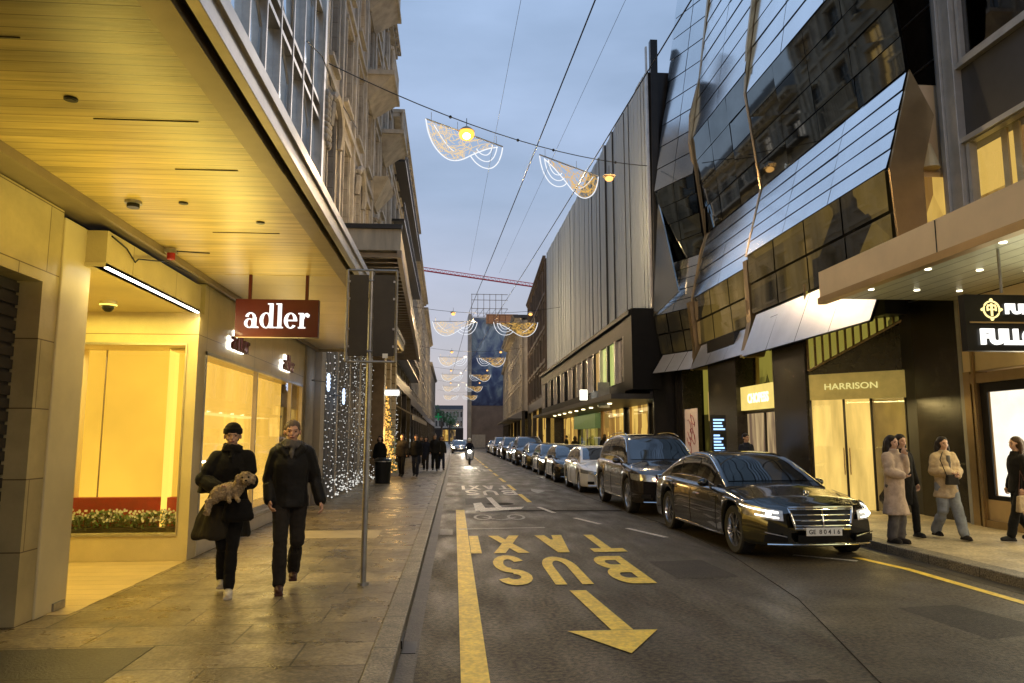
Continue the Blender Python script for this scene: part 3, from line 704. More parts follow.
# ------------------------------------------------------------------ FACADE GENERATOR
def facade(name, label, p0, p1, z0, storeys, nb, wall, trim='trim', depth=10., wfrac=.5, pane='pane', lit=0., cornice=.5, pil=True, sill=True, roof='slate',
           group=None, cat='building', lit_pane='pane_warm', arch_floor=None, frame='winframe', roofh=0.8, mull=True, setback=0.22):
    """storeys: list of (height, window_height_fraction); openings are real holes in a .3 m wall. local x runs p0->p1, y is inward"""
    d = Vector((p1[0]-p0[0], p1[1]-p0[1])); L = d.length; rz = math.atan2(d[1], d[0])
    root = empty(name, (p0[0], p0[1], z0), rz, label, cat, group)
    bw = L/nb; ww = bw*wfrac; T = .3
    wb = MB(); z = 0.
    tr = MB(); wins = {}
    for si, (h, wf) in enumerate(storeys):
        wh = h*wf; zs = z+(h-wh)*.45; ze = zs+wh
        wb.box(0, L, 0, T, z, zs); wb.box(0, L, 0, T, ze, z+h)
        for i in range(nb+1):
            xa = 0 if i == 0 else i*bw-(bw-ww)/2; xb = L if i == nb else i*bw+(bw-ww)/2
            wb.box(xa, xb, 0, T, zs, ze)
        tr.box(-.04, L+.04, -.10, -.002, z+h-.16, z+h+.04)
        wins.setdefault(round(wh, 3), []).extend([((i+.5)*bw, zs, si) for i in range(nb)])
        for i in range(nb):
            if sill: tr.box((i+.5)*bw-ww/2-.12, (i+.5)*bw+ww/2+.12, -.14, -.003, zs-.14, zs-.02)
            if sill and trim: tr.box((i+.5)*bw-ww/2-.14, (i+.5)*bw+ww/2+.14, -.09, -.003, ze+.02, ze+.16)
            if sill:
                for s in (-1, 1): tr.box((i+.5)*bw+s*(ww/2+.07)-.05, (i+.5)*bw+s*(ww/2+.07)+.05, -.06, -.003, zs, ze)
        z += h
    if pil:
        for i in range(nb+1):
            x = min(max(i*bw, .15), L-.15); tr.box(x-.13, x+.13, -.09, -.004, 0.1, z-.25)
    wb.box(0, L, T+.7, depth, 0, z)
    wb.box(0, .02, 0, depth, 0, z); wb.box(L-.02, L, 0, depth, 0, z)
    if cornice:
        tr.box(-.1, L+.1, -cornice, .0, z+.02, z+.2); tr.box(-.06, L+.06, -cornice*.6, -.001, z-.2, z+.02)
        for k in range(int(L/.7)): tr.box(.2+k*.7, .4+k*.7, -cornice*.85, -.01, z-.12, z+.019)
    wb.build('wall', M[wall], root, local=True)
    if trim: tr.build('cornice', M[trim], root, local=True)
    if roofh:
        rf = MB(); rf.hexa([(0, .3, z), (L, .3, z), (L, depth, z), (0, depth, z)], [(0, .3+roofh*.5, z+roofh), (L, .3+roofh*.5, z+roofh), (L, depth, z+roofh), (0, depth, z+roofh)])
        rf.build('roof', M[roof], root, local=True)
    for wh, lst in wins.items():
        f = MB(); fw = .06
        f.box(-ww/2, ww/2, setback-.05, setback, 0, fw); f.box(-ww/2, ww/2, setback-.05, setback, wh-fw, wh)
        f.box(-ww/2, -ww/2+fw, setback-.05, setback, fw, wh-fw); f.box(ww/2-fw, ww/2, setback-.05, setback, fw, wh-fw)
        if mull: f.box(-.03, .03, setback-.045, setback-.002, fw, wh-fw); f.box(-ww/2+fw, ww/2-fw, setback-.04, setback-.004, wh*.68, wh*.68+.05)
        fm = f.mesh('window_frame', M[frame])
        pm_ = MB().box(-ww/2+fw, ww/2-fw, setback-.01, setback+.01, fw, wh-fw)
        pms = {k: pm_.mesh('pane_'+k, M[k]) for k in (pane, lit_pane, 'pane_dim')}
        for x, zz, si in lst:
            wo_ = link('window', fm, root, (x, 0, zz))
            r = rnd.random(); k = lit_pane if r < lit else ('pane_dim' if r < lit*2 else pane)
            link('pane', pms[k], wo_)
    root['H'] = z
    return root, L, z

# ---- left: stone building with light curtains, bay windows and second canopy
sb, L, z = facade('stone_building', 'ornate beige stone building with tall windows behind the overhead wire bracket', (-3.5, 18.4), (-3.55, 38), 6.9, [(4.6, .68), (3.9, .66), (3.6, .6), (3.2, .6)], 7, 'stoneA', wfrac=.42, cornice=.45, lit=.06, roofh=2, depth=9)
# arched hood over first storey openings, balconies and oriel
for i in range(7):
    b = MB(); cx = (i+.5)*L/7; r = .85
    if i % 2 == 0:
        b.tube([(cx-r, -.12, 3.0)]+[(cx+r*math.cos(PI-PI*k/10), -.16, 3.4+r*.9*math.sin(PI*k/10)) for k in range(11)]+[(cx+r, -.12, 3.0)], .11, 6); b.build('arch_hood', M['trim'], sb, local=True)
for cx, zz in ((L*.5, 8.6), (L*.5, 12.3), (L*.78, 8.6)):
    o = MB(); o.hexa([(cx-.9, -.1, zz-.9), (cx+.9, -.1, zz-.9), (cx+.9, 0, zz-.9), (cx-.9, 0, zz-.9)], [(cx-1.3, -1.0, zz-.1), (cx+1.3, -1.0, zz-.1), (cx+1.3, 0, zz-.1), (cx-1.3, 0, zz-.1)])
    o.box(cx-1.4, cx+1.4, -1.1, 0, zz-.1, zz+.08); o.box(cx-1.35, cx+1.35, -1.05, -.95, zz+.95, zz+1.07)
    for k in range(12): o.cyl((cx-1.25+k*.227, -1, zz+.08), (cx-1.25+k*.227, -1, zz+.95), .05, 8)
    o.build('balcony', M['trim'], sb, local=True)
o = MB(); cx = L*.62
o.hexa([(cx-.5, -.1, 4.4), (cx+.5, -.1, 4.4), (cx+.5, 0, 4.4), (cx-.5, 0, 4.4)], [(cx-1.2, -.75, 5.4), (cx+1.2, -.75, 5.4), (cx+1.2, 0, 5.4), (cx-1.2, 0, 5.4)])
o.build('corbel', M['trim'], sb, local=True)
# carved relief at near end
o = MB()
for k in range(26):
    o.ball((.35+.28*math.sin(k*2.1), -.1, 2.4+k*.055), (rnd.uniform(.06, .13), .09, rnd.uniform(.08, .14)), 8, 6)
o.build('carving', M['trim'], sb, local=True, smooth=True)
# ground floor of that building: posts, dark glazing, strings of lights
gf = empty('arcade_front', (-3.5, 18.5, .12), label='dark arcade front hung with curtains of small white lights between stone posts', cat='shopfront')
b = MB(); b.box(-4.2, -3.62, 18.5, 38, .12, 6.9); b.build('dark_glazing', M['matte_black'], gf)
b = MB()
for y in (18.55, 21.0, 23.4, 25.8, 28.2): b.box(-3.64, -3.3, y, y+(.55 if y < 19 or y > 25 else .28), .12, 6.3)
b.build('stone_post', M['stoneD'], gf)
b = MB()
for y, h in ((30.5, 6.3), (33.2, 6.3), (36.0, 6.3)): b.box(-3.6, -2.9, y, y+.8, .12, h)
b.build('rusticated_pier', pm('rustic', (.62, .5, .3), .6, var=.2, brick=(2, .42, .02, 0, (.35, .3, .25), .06), plane='yzx'), gf)
b = MB(); g = MB(); wr = MB()
for i in range(36):
    y = 18.8 + i*.32+rnd.uniform(-.04, .04)
    if y > 29.9: break
    if min(abs(y-p_) for p_ in (18.8, 21.14, 23.54, 26.05, 28.4)) < .24: continue
    x = -3.32+rnd.uniform(-.1, .12); z_ = 5.9; zl = .35+rnd.random()*.25
    wr.box(x-.003, x+.003, y-.003, y+.003, zl, 6.0)
    while z_ > zl:
        b.octa((x+rnd.uniform(-.03, .03), y+rnd.uniform(-.03, .03), z_), rnd.uniform(.010, .022)); z_ -= rnd.uniform(.12, .32)
for i in range(170): b.octa((-3.22+rnd.uniform(-.08, .2), rnd.uniform(18.9, 29.5), .2+rnd.random()**2*.5), rnd.uniform(.012, .03))
tag(b.build('fairy_lights', M['fairy_white'], gf), kind='stuff'); tag(wr.build('light_wires', M['black'], gf), kind='stuff')
b = MB()
for i in range(620):
    y = rnd.uniform(34.1, 40.5); b.octa((-3.3+rnd.uniform(-.1, .25), y, rnd.uniform(.3, 4.2)), rnd.uniform(.018, .034))
tag(b.build('fairy_lights', M['fairy_white'], gf), kind='stuff')
for y, z_ in ((18.1, 3.05), (20.6, 2.85)):
    s = empty('snowflake_lamp', (-3.05, y, z_), label='glowing blue-white rosette ornament on the arcade, %s of two' % ('nearer' if y < 19 else 'farther'), cat='ornament')
    o = MB()
    for k in range(6):
        a = PI*k/6; o.tube([(-3.05, y-.22*math.cos(a), z_-.22*math.sin(a)), (-3.05, y+.22*math.cos(a), z_+.22*math.sin(a))], .018, 5)
    o.tube([(-3.05, y+.13*math.cos(2*PI*k/12), z_+.13*math.sin(2*PI*k/12)) for k in range(12)], .016, 5, closed=True)
    o.build('rays', em('blue%.0f' % y, (.55, .7, 1), 2.2), s); MB().tube([(-3.05, y, z_), (-3.45, y, z_+.05)], .02).build('bracket', M['steel'], s)
# golden christmas tree against wall
gt = empty('golden_tree', (-3.0, 31.9, .12), label='slim column of golden lights beside the arcade pier', cat='tree')
o = MB(); o.cyl((-3.0, 31.9, .12), (-3.0, 31.9, 3.6), .05, 8); o.build('trunk', M['bronze_beam'], gt)
o = MB(); t = MB()
for i in range(800):
    q = rnd.random(); r_ = (.55*(1-q)+.08)*math.sqrt(rnd.random()); a = rnd.uniform(0, 2*PI); o.octa((-3+r_*math.cos(a), 31.9+r_*math.sin(a), .3+q*3.6), rnd.uniform(.018, .04))
for i in range(500):
    q = rnd.random(); r_ = (.6*(1-q)+.08); a = rnd.uniform(0, 2*PI); c = Vector((-3+r_*math.cos(a), 31.9+r_*math.sin(a), .3+q*3.6)); d = Vector((math.cos(a), math.sin(a), -.4))*.12; u = Vector((-math.sin(a), math.cos(a), .2))*.03
    t.quad(c-d, c-u, c+d, c+u)
point('tree_glow', (-2.5, 31.2, 1.9), 45, (1, .6, .2), .3); tag(o.build('fairy_lights', M['fairy_gold'], gt), kind='stuff'); tag(t.build('foliage', M['leaf'], gt), kind='stuff')
# second canopy
cn = empty('upper_canopy', (-3.5, 19.5, 6.3), label='deep beige first floor canopy with slatted dark underside on the stone building', cat='canopy')
A = (-1.5, 19.5); B = (-2.1, 43)
o = MB(); o.hexa([(-3.55, 19.5, 6.7), (A[0], A[1], 6.7), (B[0], B[1], 6.3), (-3.6, 43, 6.3)], [(-3.55, 19.5, 7.28), (A[0], A[1], 7.28), (B[0], B[1], 6.9), (-3.6, 43, 6.9)])
o.build('fascia', pm('cn_fascia', (.62, .53, .38), .6, var=.3, nscale=3, stretch=(1, 1, .2)), cn)
o = MB()
for i in range(44):
    y = 19.7+i*.53; x1 = A[0]+(B[0]-A[0])*(y-19.5)/23.5-.08; zz = 6.7-.4*(y-19.5)/23.5
    o.box(-3.5, x1, y, y+.16, zz-.14, zz-.01)
o.build('soffit_slats', M['bronze_beam'], cn)
o = MB(); o.hexa([(A[0]-.1, A[1], 6.5), (A[0]+.03, A[1], 6.5), (B[0]+.03, B[1], 6.1), (B[0]-.1, B[1], 6.1)], [(A[0]-.1, A[1], 6.7), (A[0]+.03, A[1], 6.7), (B[0]+.03, B[1], 6.3), (B[0]-.1, B[1], 6.3)])
o.build('edge_rail', M['bronze_beam'], cn)
MB().box(-3.52, -1.47, 19.42, 19.56, 7.28, 7.4).build('coping', M['darkframe'], cn)
# shop sign light strip beyond
ls = empty('light_box_sign', (-2.9, 26.5, 3.1), label='bright white projecting light box above the far arcade', cat='sign')
MB().box(-3.2, -2.35, 31.0, 31.12, 3.5, 3.68).build('tube', em('tube', (1, 1, .95), 5), ls); MB().box(-3.3, -2.3, 31.12, 31.2, 3.45, 3.75).build('housing', M['steel'], ls)
# farther left buildings
def shopband(root, L, h, n_, seed, pane='interior_gold'):
    """glazed ground floor with posts, lit interiors and a slim canopy, local frame"""
    r = random.Random(seed); o = MB(); g = MB(); bw = L/n_
    for i in range(n_+1): o.box(i*bw-.15, i*bw+.15, -.05, .3, 0, h)
    o.box(0, L, -.06, .3, h-.8, h-.001)
    o.build('shopfront_frame', M['darkframe'], root, local=True)
    for i in range(n_):
        q = MB().quad((i*bw+.15, .31, .3), ((i+1)*bw-.15, .31, .3), ((i+1)*bw-.15, .31, h-.8), (i*bw+.15, .31, h-.8))
        k = r.choice([pane, 'interior_dim', 'interior_gold', 'interior_dim', 'black'])
        q.build('shop_window', M[k], root, local=True)
def building(name, label, p0, p1, gh, storeys, nb, wall, sn=None, **k):
    root, L, z = facade(name, label, p0, p1, gh+.12, storeys, nb, wall, **k)
    g = empty('ground_floor', (0, 0, -gh)); g.parent = root
    MB().box(0, L, .6, 6, 0, gh).build('back_wall', M['blackstone'], g, local=True)
    shopband(g, L, gh, sn or max(2, nb//2), hash(label) % 997 if False else len(label))
    return root, L, z
b3, L, z = building('apartment_building', 'tall shuttered stone house beyond the left canopy with iron balconies', (-3.55, 38.2), (-3.75, 62), 5.6, [(3.6, .62), (3.4, .62), (3.3, .6), (3.0, .55)], 8, 'stoneB', cornice=.7, roofh=2.2, depth=9, lit=.06)
o = MB()
for s in (0, 2, 3):
    zz = [0, 3.6, 7.0, 10.3][s]+.5; o.box(.5, L-.5, -.75, -.01, zz, zz+.12)
    o.box(.5, L-.5, -.74, -.70, zz+1.0, zz+1.05)
    for k in range(int(L/.3)): o.box(.6+k*.3, .62+k*.3, -.73, -.71, zz+.12, zz+1.0)
o.build('balcony', M['darkframe'], b3, local=True)
building('apartment_building', 'grey stone house in the middle of the left row, plain roof', (-3.75, 62.2), (-4.1, 92), 5.2, [(3.5, .6), (3.3, .6), (3.2, .6), (3.0, .5)], 10, 'stoneC', cornice=.6, roofh=1.5, depth=9, lit=.08)
building('apartment_building', 'pale stone house near the far end of the left row', (-4.1, 92.3), (-4.6, 130), 5, [(3.4, .6), (3.3, .6), (3.2, .6), (2.8, .5)], 12, 'stoneD', cornice=.6, roofh=1.5, depth=9, lit=.05)
building('apartment_building', 'last small pale house closing the left row', (-4.6, 130.5), (-4.8, 175), 5, [(3.4, .6), (3.3, .6), (3.0, .6)], 12, 'stoneD', cornice=.5, roofh=1.5, depth=9, lit=.05)
# awning on left row
aw = empty('awning', (-3.5, 41, 3), label='long slanting awning over the shops of the left row', cat='awning')
o = MB(); o.hexa([(-3.55, 41, 3.6), (-2.3, 41, 2.95), (-2.3, 60, 2.95), (-3.55, 60, 3.6)], [(-3.55, 41, 3.68), (-2.3, 41, 3.03), (-2.3, 60, 3.03), (-3.55, 60, 3.68)]); o.build('cloth', pm('awn', (.25, .22, .18), .8), aw)
o = MB(); o.box(-2.33, -2.27, 41, 60, 2.72, 2.94); o.build('valance', M['alu'], aw)
gs = empty('pharmacy_sign', (-2.2, 95, 4), label='small green lit cross sign far down the left row', cat='sign')
o = MB(); o.box(-2.6, -1.7, 95, 95.1, 4.3, 4.5); o.box(-2.25, -2.05, 95.003, 95.097, 3.95, 4.85); o.build('cross', em('green', (.1, .9, .35), .12), gs); MB().box(-4.2, -2.6, 95.02, 95.06, 4.37, 4.42).build('arm', M['steel'], gs)

# ------------------------------------------------------------------ RIGHT: near building with canopy
nb_ = empty('office_building', (9.6, 13.3, .13), label='near right office block with pale metal frames above a deep beige canopy', cat='building')
XR = 9.6
# wall: storeys z 5.6.. frames
o = MB(); o.box(XR, XR+6, -8, 13.3, 4.7, 5.3); o.box(XR+.02, XR+6, -8, 13.3, 7.35, 8.75); o.box(XR+.02, XR+6, -8, 13.3, 11.3, 12.8); o.box(XR+.02, XR+6, -8, 13.3, 15.4, 17.5)
o.build('spandrel_panels', M['spandrel'], nb_)
o = MB(); o.box(XR+.6, XR+6, -8, 13.3, 5.3, 7.35); o.build('lit_interior', M['interior_gold'], nb_)
o = MB(); o.box(XR+.9, XR+6, -8, 13.3, 8.75, 15.4); o.build('dark_interior', M['spandrel'], nb_)
for i, y in enumerate((13.15, 9.5, 5.9, 2.3, -1.3)):
    o = MB(); o.box(XR-.14, XR+.1, y-.42, y+.1, 4.75, 17.5); o.box(XR-.20, XR-.14, y-.12, y-.02, 4.75, 17.5); o.build('frame_column', M['greymetal'], nb_, bevel=.008)
o = MB()
for z_ in (8.78, 12.85, 7.3): o.box(XR-.1, XR+.02, -8, 13.0, z_-.05, z_+.05)
o.build('sill_rail', M['greymetal'], nb_)
def rwin(y0, y1, z0, z1, pane):
    f = MB(); w_ = .09
    f.box(XR-.03, XR+.12, y0, y0+w_, z0, z1); f.box(XR-.03, XR+.12, y1-w_, y1, z0, z1); f.box(XR-.03, XR+.12, y0+w_, y1-w_, z0, z0+w_); f.box(XR-.03, XR+.12, y0+w_, y1-w_, z1-w_, z1)
    ym = y1-(y1-y0)*.72; f.box(XR-.02, XR+.11, ym-.06, ym+.06, z0+w_, z1-w_)
    fo = f.build('window', M['greymetal'], nb_); MB().box(XR+.05, XR+.06, y0+w_, y1-w_, z0+w_, z1-w_).build('pane', M[pane], fo)
for i, y in enumerate((9.6, 6.0, 2.4, -1.2)):
    rwin(y, y+3.1, 5.32, 7.32, 'gloss_clear'); rwin(y, y+3.1, 8.84, 11.3, 'gloss_dim'); rwin(y, y+3.1, 12.9, 15.4, 'gloss_dim')
# curtains glimpsed inside the lit window
o = MB()
for y in (12.2, 11.9, 10.1, 9.85): o.box(XR+.3, XR+.34, y-.12, y+.02, 5.35, 7.3)
o.build('curtain', M['cream'], nb_)
# canopy
o = MB(); o.box(6.9, 6.96, -8, 13.38, 4.36, 4.86); o.box(6.96, 9.5, 13.32, 13.38, 4.36, 4.8); o.build('canopy_fascia', M['beigemetal'], nb_)
for y in (9.9, 5.5, 1.0): MB().box(6.895, 6.9, y, y+.02, 4.37, 4.85).build('fascia_joint', M['darkgap'], nb_)
o = MB(); o.box(6.86, 7.02, -8, 13.4, 4.24, 4.36); o.build('canopy_edge_trim', M['goldmetal'], nb_)
M['slat'] = pm('slat', (.55, .57, .45), .28, metal=.5, var=.15, brick=(30, .3, .012, 0, (.2, .22, .15), .06), plane='yxz')
o = MB(); o.box(7.02, 9.55, -8, 13.32, 4.34, 4.36); o.build('canopy_soffit', M['slat'], nb_)
MB().box(6.96, 9.6, -8, 13.3, 4.72, 4.8).build('canopy_roof', M['spandrel'], nb_)
o = MB()
for x in (7.35, 8.2, 9.0):
    for y in (12.4, 10.8, 9.2, 7.6, 6.0): o.cyl((x, y, 4.34), (x, y, 4.33), .05, 10)
o.build('canopy_downlight', em('dl', (1, .9, .65), 5), nb_)
# shopfront
o = MB(); o.box(XR, XR+.3, -8, 13.3, 2.95, 4.34); o.build('sign_fascia', M['beigemetal'], nb_)
o = MB(); o.box(XR-.02, XR+.3, 13.12, 13.3, .13, 2.95); o.box(XR-.03, XR+.3, 12.94, 13.02, .13, 2.75); o.box(XR-.03, XR+.1, -8, 13.1, 2.72, 2.9); o.box(XR-.03, XR+.1, 9.4, 12.94, .13, .26)
o.box(XR-.06, XR-.02, 12.96, 13.02, .13, 4.3)
o.box(XR-.04, XR+.1, 9.2, 9.4, .13, 2.72)
o.build('shopfront_frame', M['goldmetal'], nb_)
o = MB(); o.box(XR+.02, XR+.3, 9.4, 12.94, .26, .62); o.build('sand_base', M['sandpanel'], nb_)
o = MB(); o.box(XR+.03, XR+.06, 9.4, 12.94, .62, .7); o.box(XR+.03, XR+.06, 12.76, 12.94, .7, 2.72); o.box(XR+.03, XR+.06, 9.4, 12.76, 2.55, 2.72); o.build('display_frame', M['black'], nb_)
MB().box(XR+.12, XR+.16, -8, 12.8, .7, 2.55).build('lit_display', M['display_white'], nb_)
MB().box(XR+.045, XR+.05, 9.4, 12.76, .7, 2.55).build('display_glass', M['gloss_clear'], nb_)
o = MB(); o.box(XR+.1, XR+.3, -8, 9.2, .13, 1.03); o.box(XR+.4, XR+.6, -8, 13.2, .13, 4.3); o.build('back_wall', M['sandpanel'], nb_)
# hanging black sign with crest, rod
hs = empty('shop_sign', (7.6, 9.5, 2.9), label='black hanging shop sign with gold crest and white capital lettering under the right canopy', cat='sign')
MB().box(6.95, 9.4, 9.5, 9.62, 2.9, 3.68).build('panel', M['black'], hs)
MB().cyl((7.55, 9.56, 3.72), (7.55, 9.56, 4.34), .02, 8).build('rod', M['steel'], hs)
MB().box(7.0, 9.4, 9.485, 9.498, 3.28, 3.30).build('rule', M['goldmetal'], hs)
cr_ = MB(); cx, cz = 7.33, 3.47
for rr_, t_ in ((.115, .012),): cr_.tube([(cx+rr_*math.cos(2*PI*k/24), 9.49, cz+rr_*math.sin(2*PI*k/24)) for k in range(24)], t_, 6, closed=True)
for a in (0, 90, 180, 270): cr_.ball((cx+.135*math.cos(R(a)), 9.49, cz+.135*math.sin(R(a))), .022, 8, 6)
cr_.box(cx-.012, cx+.012, 9.48, 9.495, cz-.09, cz+.085); cr_.box(cx-.06, cx+.06, 9.481, 9.494, cz+.045, cz+.068); cr_.box(cx-.07, cx-.05, 9.482, 9.493, cz-.02, cz+.045); cr_.box(cx+.05, cx+.07, 9.482, 9.493, cz-.02, cz+.045); cr_.box(cx-.04, cx+.04, 9.483, 9.492, cz-.01, cz+.01)
cr_.build('crest', M['letter_gold'], hs)
text_obj('lettering', 'FULL', .18, M['letter_white'], hs, (7.52, 9.48, 3.42), (R(90), 0, 0), .01, .012, scale=(1.15, 1, 1))
text_obj('lettering', 'FULLO', .27, M['letter_white'], hs, (7.13, 9.475, 3.0), (R(90), 0, 0), .015, .018, scale=(1.05, 1, 1))
for x_ in (8.2,):
    for px_, py_ in ((7.5, 10.9), (9.0, 10.9), (8.2, 10.0), (7.35, 8.9), (9.0, 8.9), (8.2, 7.0)): spot('canopy_lamp', (px_, py_, 4.28), (px_, py_-.1, 0), 80, (1, .76, .28), 105, .9, .05)
area('soffit_fill', (8.4, 8.6, 3.75), (R(180), 0, 0), 1.2, 3.6, 22, (1, .97, .65))  # added upward fill without a fitting, brightens the right canopy underside
area('display_spill', (9.5, 10.7, 1.8), (0, R(90), 0), 1.4, 2.4, 45, (1, .85, .55))
# pier between the two buildings
pr = empty('stone_pier', (9.9, 14.2, .13), label='polished black stone pier running full height between office and glass building', cat='pier')
MB().box(9.72, 11.5, 13.42, 15.0, .13, 20).build('shaft', M['blackstone'], pr, bevel=.01)
o = MB()
for z_ in (4.6, 6.2, 8.2, 9.4, 10.6, 12): o.box(9.69, 9.72, 13.42, 14.98, z_, z_+.03)
o.build('joint', M['steel'], pr)
MB().box(9.6, 9.72, 13.32, 13.42, .13, 20).build('edge_strip', M['greymetal'], pr)

# ------------------------------------------------------------------ folded glass building
gb = empty('glass_building', (8.4, 20, .13), label='folded glass and metal shingled building with gold fins above dark ground floor pillars', cat='building')
# each fold: (X, z) pairs bottom to top
segs = {
 3: dict(y0=13.2, y1=20.2, prof=[(7.95, 3.95), (8.4, 5.15), (8.3, 6.9), (8.85, 8.93), (8.5, 11.8), (9.8, 20.5)]),
 2: dict(y0=20.2, y1=25.2, prof=[(8.1, 4.05), (8.5, 4.9), (8.35, 6.6), (8.9, 8.95), (8.5, 12.5), (9.9, 21.5)]),
 1: dict(y0=25.2, y1=27.35, prof=[(8.2, 4.1), (8.6, 4.8), (8.35, 6.3), (8.85, 8.3), (8.5, 11.2), (10.0, 22)]),
}
def shingles(y0, y1, a, b_, rows, cols, mat, name, gap=.02, dx1=0., back='black', skew=0., tilt=.006, over=.02):
    """rows x cols separate plates between profile points a=(X,z) and b_=(X,z), each a little out of true"""
    o = MB(); bk = MB()
    DX = lambda y: dx1*(y-y0)/(y1-y0)
    bk.quad((a[0]+.05, y0, a[1]), (a[0]+.05+dx1, y1, a[1]), (b_[0]+.05+dx1, y1, b_[1]), (b_[0]+.05, y0, b_[1]))
    for i in range(rows):
        for j in range(cols):
            t0, t1 = i/rows, (i+1)/rows
            s0, s1 = j/cols, (j+1)/cols
            g0 = gap/(b_[1]-a[1])
            L0 = lambda t: (a[0]+(b_[0]-a[0])*t, a[1]+(b_[1]-a[1])*t)
            p = L0(t0+g0); q = L0(t1)
            ya = y0+(y1-y0)*s0+gap*.5; yb = y0+(y1-y0)*s1-gap*.5
            e = [rnd.uniform(-tilt, tilt) for _ in range(4)]
            o.quad((p[0]-over+e[0]+DX(ya), ya, p[1]), (p[0]-over+e[1]+DX(yb), yb, p[1]), (q[0]+e[2]+DX(yb), yb, q[1]), (q[0]+e[3]+DX(ya), ya, q[1]))
    ob = o.build(name, M[mat], gb); bk.build('backing', M[back], ob)
    return ob
for k, s in segs.items():
    P_ = s['prof']; y0, y1 = s['y0'], s['y1']; n3 = k == 3; dd = -.85 if k == 1 else 0.
    shingles(y0+(.3 if n3 else .05), y1-.25, P_[0], P_[1], 1, 4 if n3 else 3, 'skirt_panel', 'skirt', dx1=dd)
    shingles(y0+.05, y1-.05, P_[1], P_[2], 2, 4 if n3 else 3, 'bay_glass' if 'bay_glass' in M else 'mirror_dark', 'bay_window', .06, dx1=dd)
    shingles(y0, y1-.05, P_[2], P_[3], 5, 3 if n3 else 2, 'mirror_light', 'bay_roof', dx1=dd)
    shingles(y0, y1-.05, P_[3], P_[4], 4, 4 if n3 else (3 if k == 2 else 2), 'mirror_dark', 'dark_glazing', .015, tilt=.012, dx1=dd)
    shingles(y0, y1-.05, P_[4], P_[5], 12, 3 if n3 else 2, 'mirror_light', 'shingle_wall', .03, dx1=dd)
# gold interior glow panels behind bay windows are the window panes themselves; mullions
# gold fins at the folds
def fin(y, prof, out, th=.12, top=None):
    o = MB(); n_ = len(prof)
    pts = [(x-out[i], y, z_) for i, (x, z_) in enumerate(prof)] + [(x+.6, y, z_) for x, z_ in reversed(prof)]
    o.prism(pts, (0, th, 0)); o.build('gold_fin', M['goldmetal'], gb)
fin(20.2, [(8.3, 6.9), (8.85, 8.95), (8.5, 11.9), (8.75, 13.4), (9.75, 20)], [.0, .02, .03, .16, .12])
fin(25.2, [(8.35, 6.5), (8.9, 8.95), (8.5, 12.4), (8.7, 13.5), (8.95, 15), (9.9, 21)], [.04, .06, .08, .22, .06, .2], .2)
fin(20.2, [(8.1, 4.0), (8.45, 5.0), (8.3, 6.8)], [.0, .1, .0], .3)
fin(25.2, [(8.3, 4.1), (8.55, 4.9), (8.3, 6.5)], [.0, .18, .1], .3)
# near end of the bay: gold flank with lit pocket
o = MB(); o.prism([(8.3, 13.2, 4.9), (8.42, 13.2, 5.15), (8.32, 13.2, 6.9), (8.87, 13.2, 8.93), (9.3, 13.2, 8.0), (9.0, 13.2, 6.9), (9.0, 13.2, 4.9)], (0, -.06, 0)); o.build('bay_flank', M['goldmetal'], gb)
MB().box(9.0, 9.7, 13.5, 13.6, 4.8, 8.8).build('pocket_wall', M['beigemetal'], gb)
MB().quad((9.02, 13.45, 5.0), (9.68, 13.45, 5.0), (9.68, 13.45, 6.85), (9.02, 13.45, 6.85)).build('pocket_window', M['interior_gold'], gb)
o = MB(); o.tube([(9.3, 13.4, 7.5), (9.3, 13.4, 7.0)], [.06, .2], 12); o.build('pocket_lamp', M['cream'], gb)
# core and roof
o = MB(); o.box(9.78, 12, 15.0, 15.5, .13, 5.4); o.box(10.0, 14, 15.6, 27.6, .13, 4.4); o.box(9.46, 10.0, 17.4, 27.6, .13, 4.4); o.box(10.4, 14, 15.0, 27.4, 4.4, 22); o.box(9.3, 10.3, 15.2, 27.4, 4.4, 9); o.build('core', M['spandrel'], gb)
# tip triangles on segment 1
o = MB(); o.prism([(8.05, 25.9, 7.0), (7.45, 27.2, 6.3), (7.75, 27.2, 10.8)], (.05, 0, 0)); o.build('shingle_tip', M['mirror_light'], gb)
# folded undersides between segments
o = MB(); o.prism([(7.95, 20.0, 3.95), (8.3, 20.2, 4.3), (8.5, 20.4, 5.0)], (.2, .3, 0)); o.prism([(8.1, 25.0, 4.05), (8.4, 25.2, 4.4), (8.5, 25.4, 4.9)], (.2, .3, 0)); o.build('fold_edge', M['goldmetal'], gb)
# ground floor
gr = empty('ground_floor', (0, 0, 0)); gr.parent = gb
for y0, y1 in ((17.0, 18.8), (21.4, 23.8), (26.6, 27.5)): MB().box(8.3, 9.0, y0, y1, .13, 4.9).build('black_pillar', M['blackstone'], gr, bevel=.01)
# recessed glazing between pillars with slim gold mullions
o = MB(); o.box(9.4, 9.45, 18.8, 27.5, .13, 4.9); o.build('dark_glazing', M['interior_green'], gr)
for y in (18.85, 20.1, 21.3, 23.9, 25.4): MB().box(8.9, 9.0, y, y+.07, .13, 4.9).build('gold_mullion', M['goldmetal'], gr)
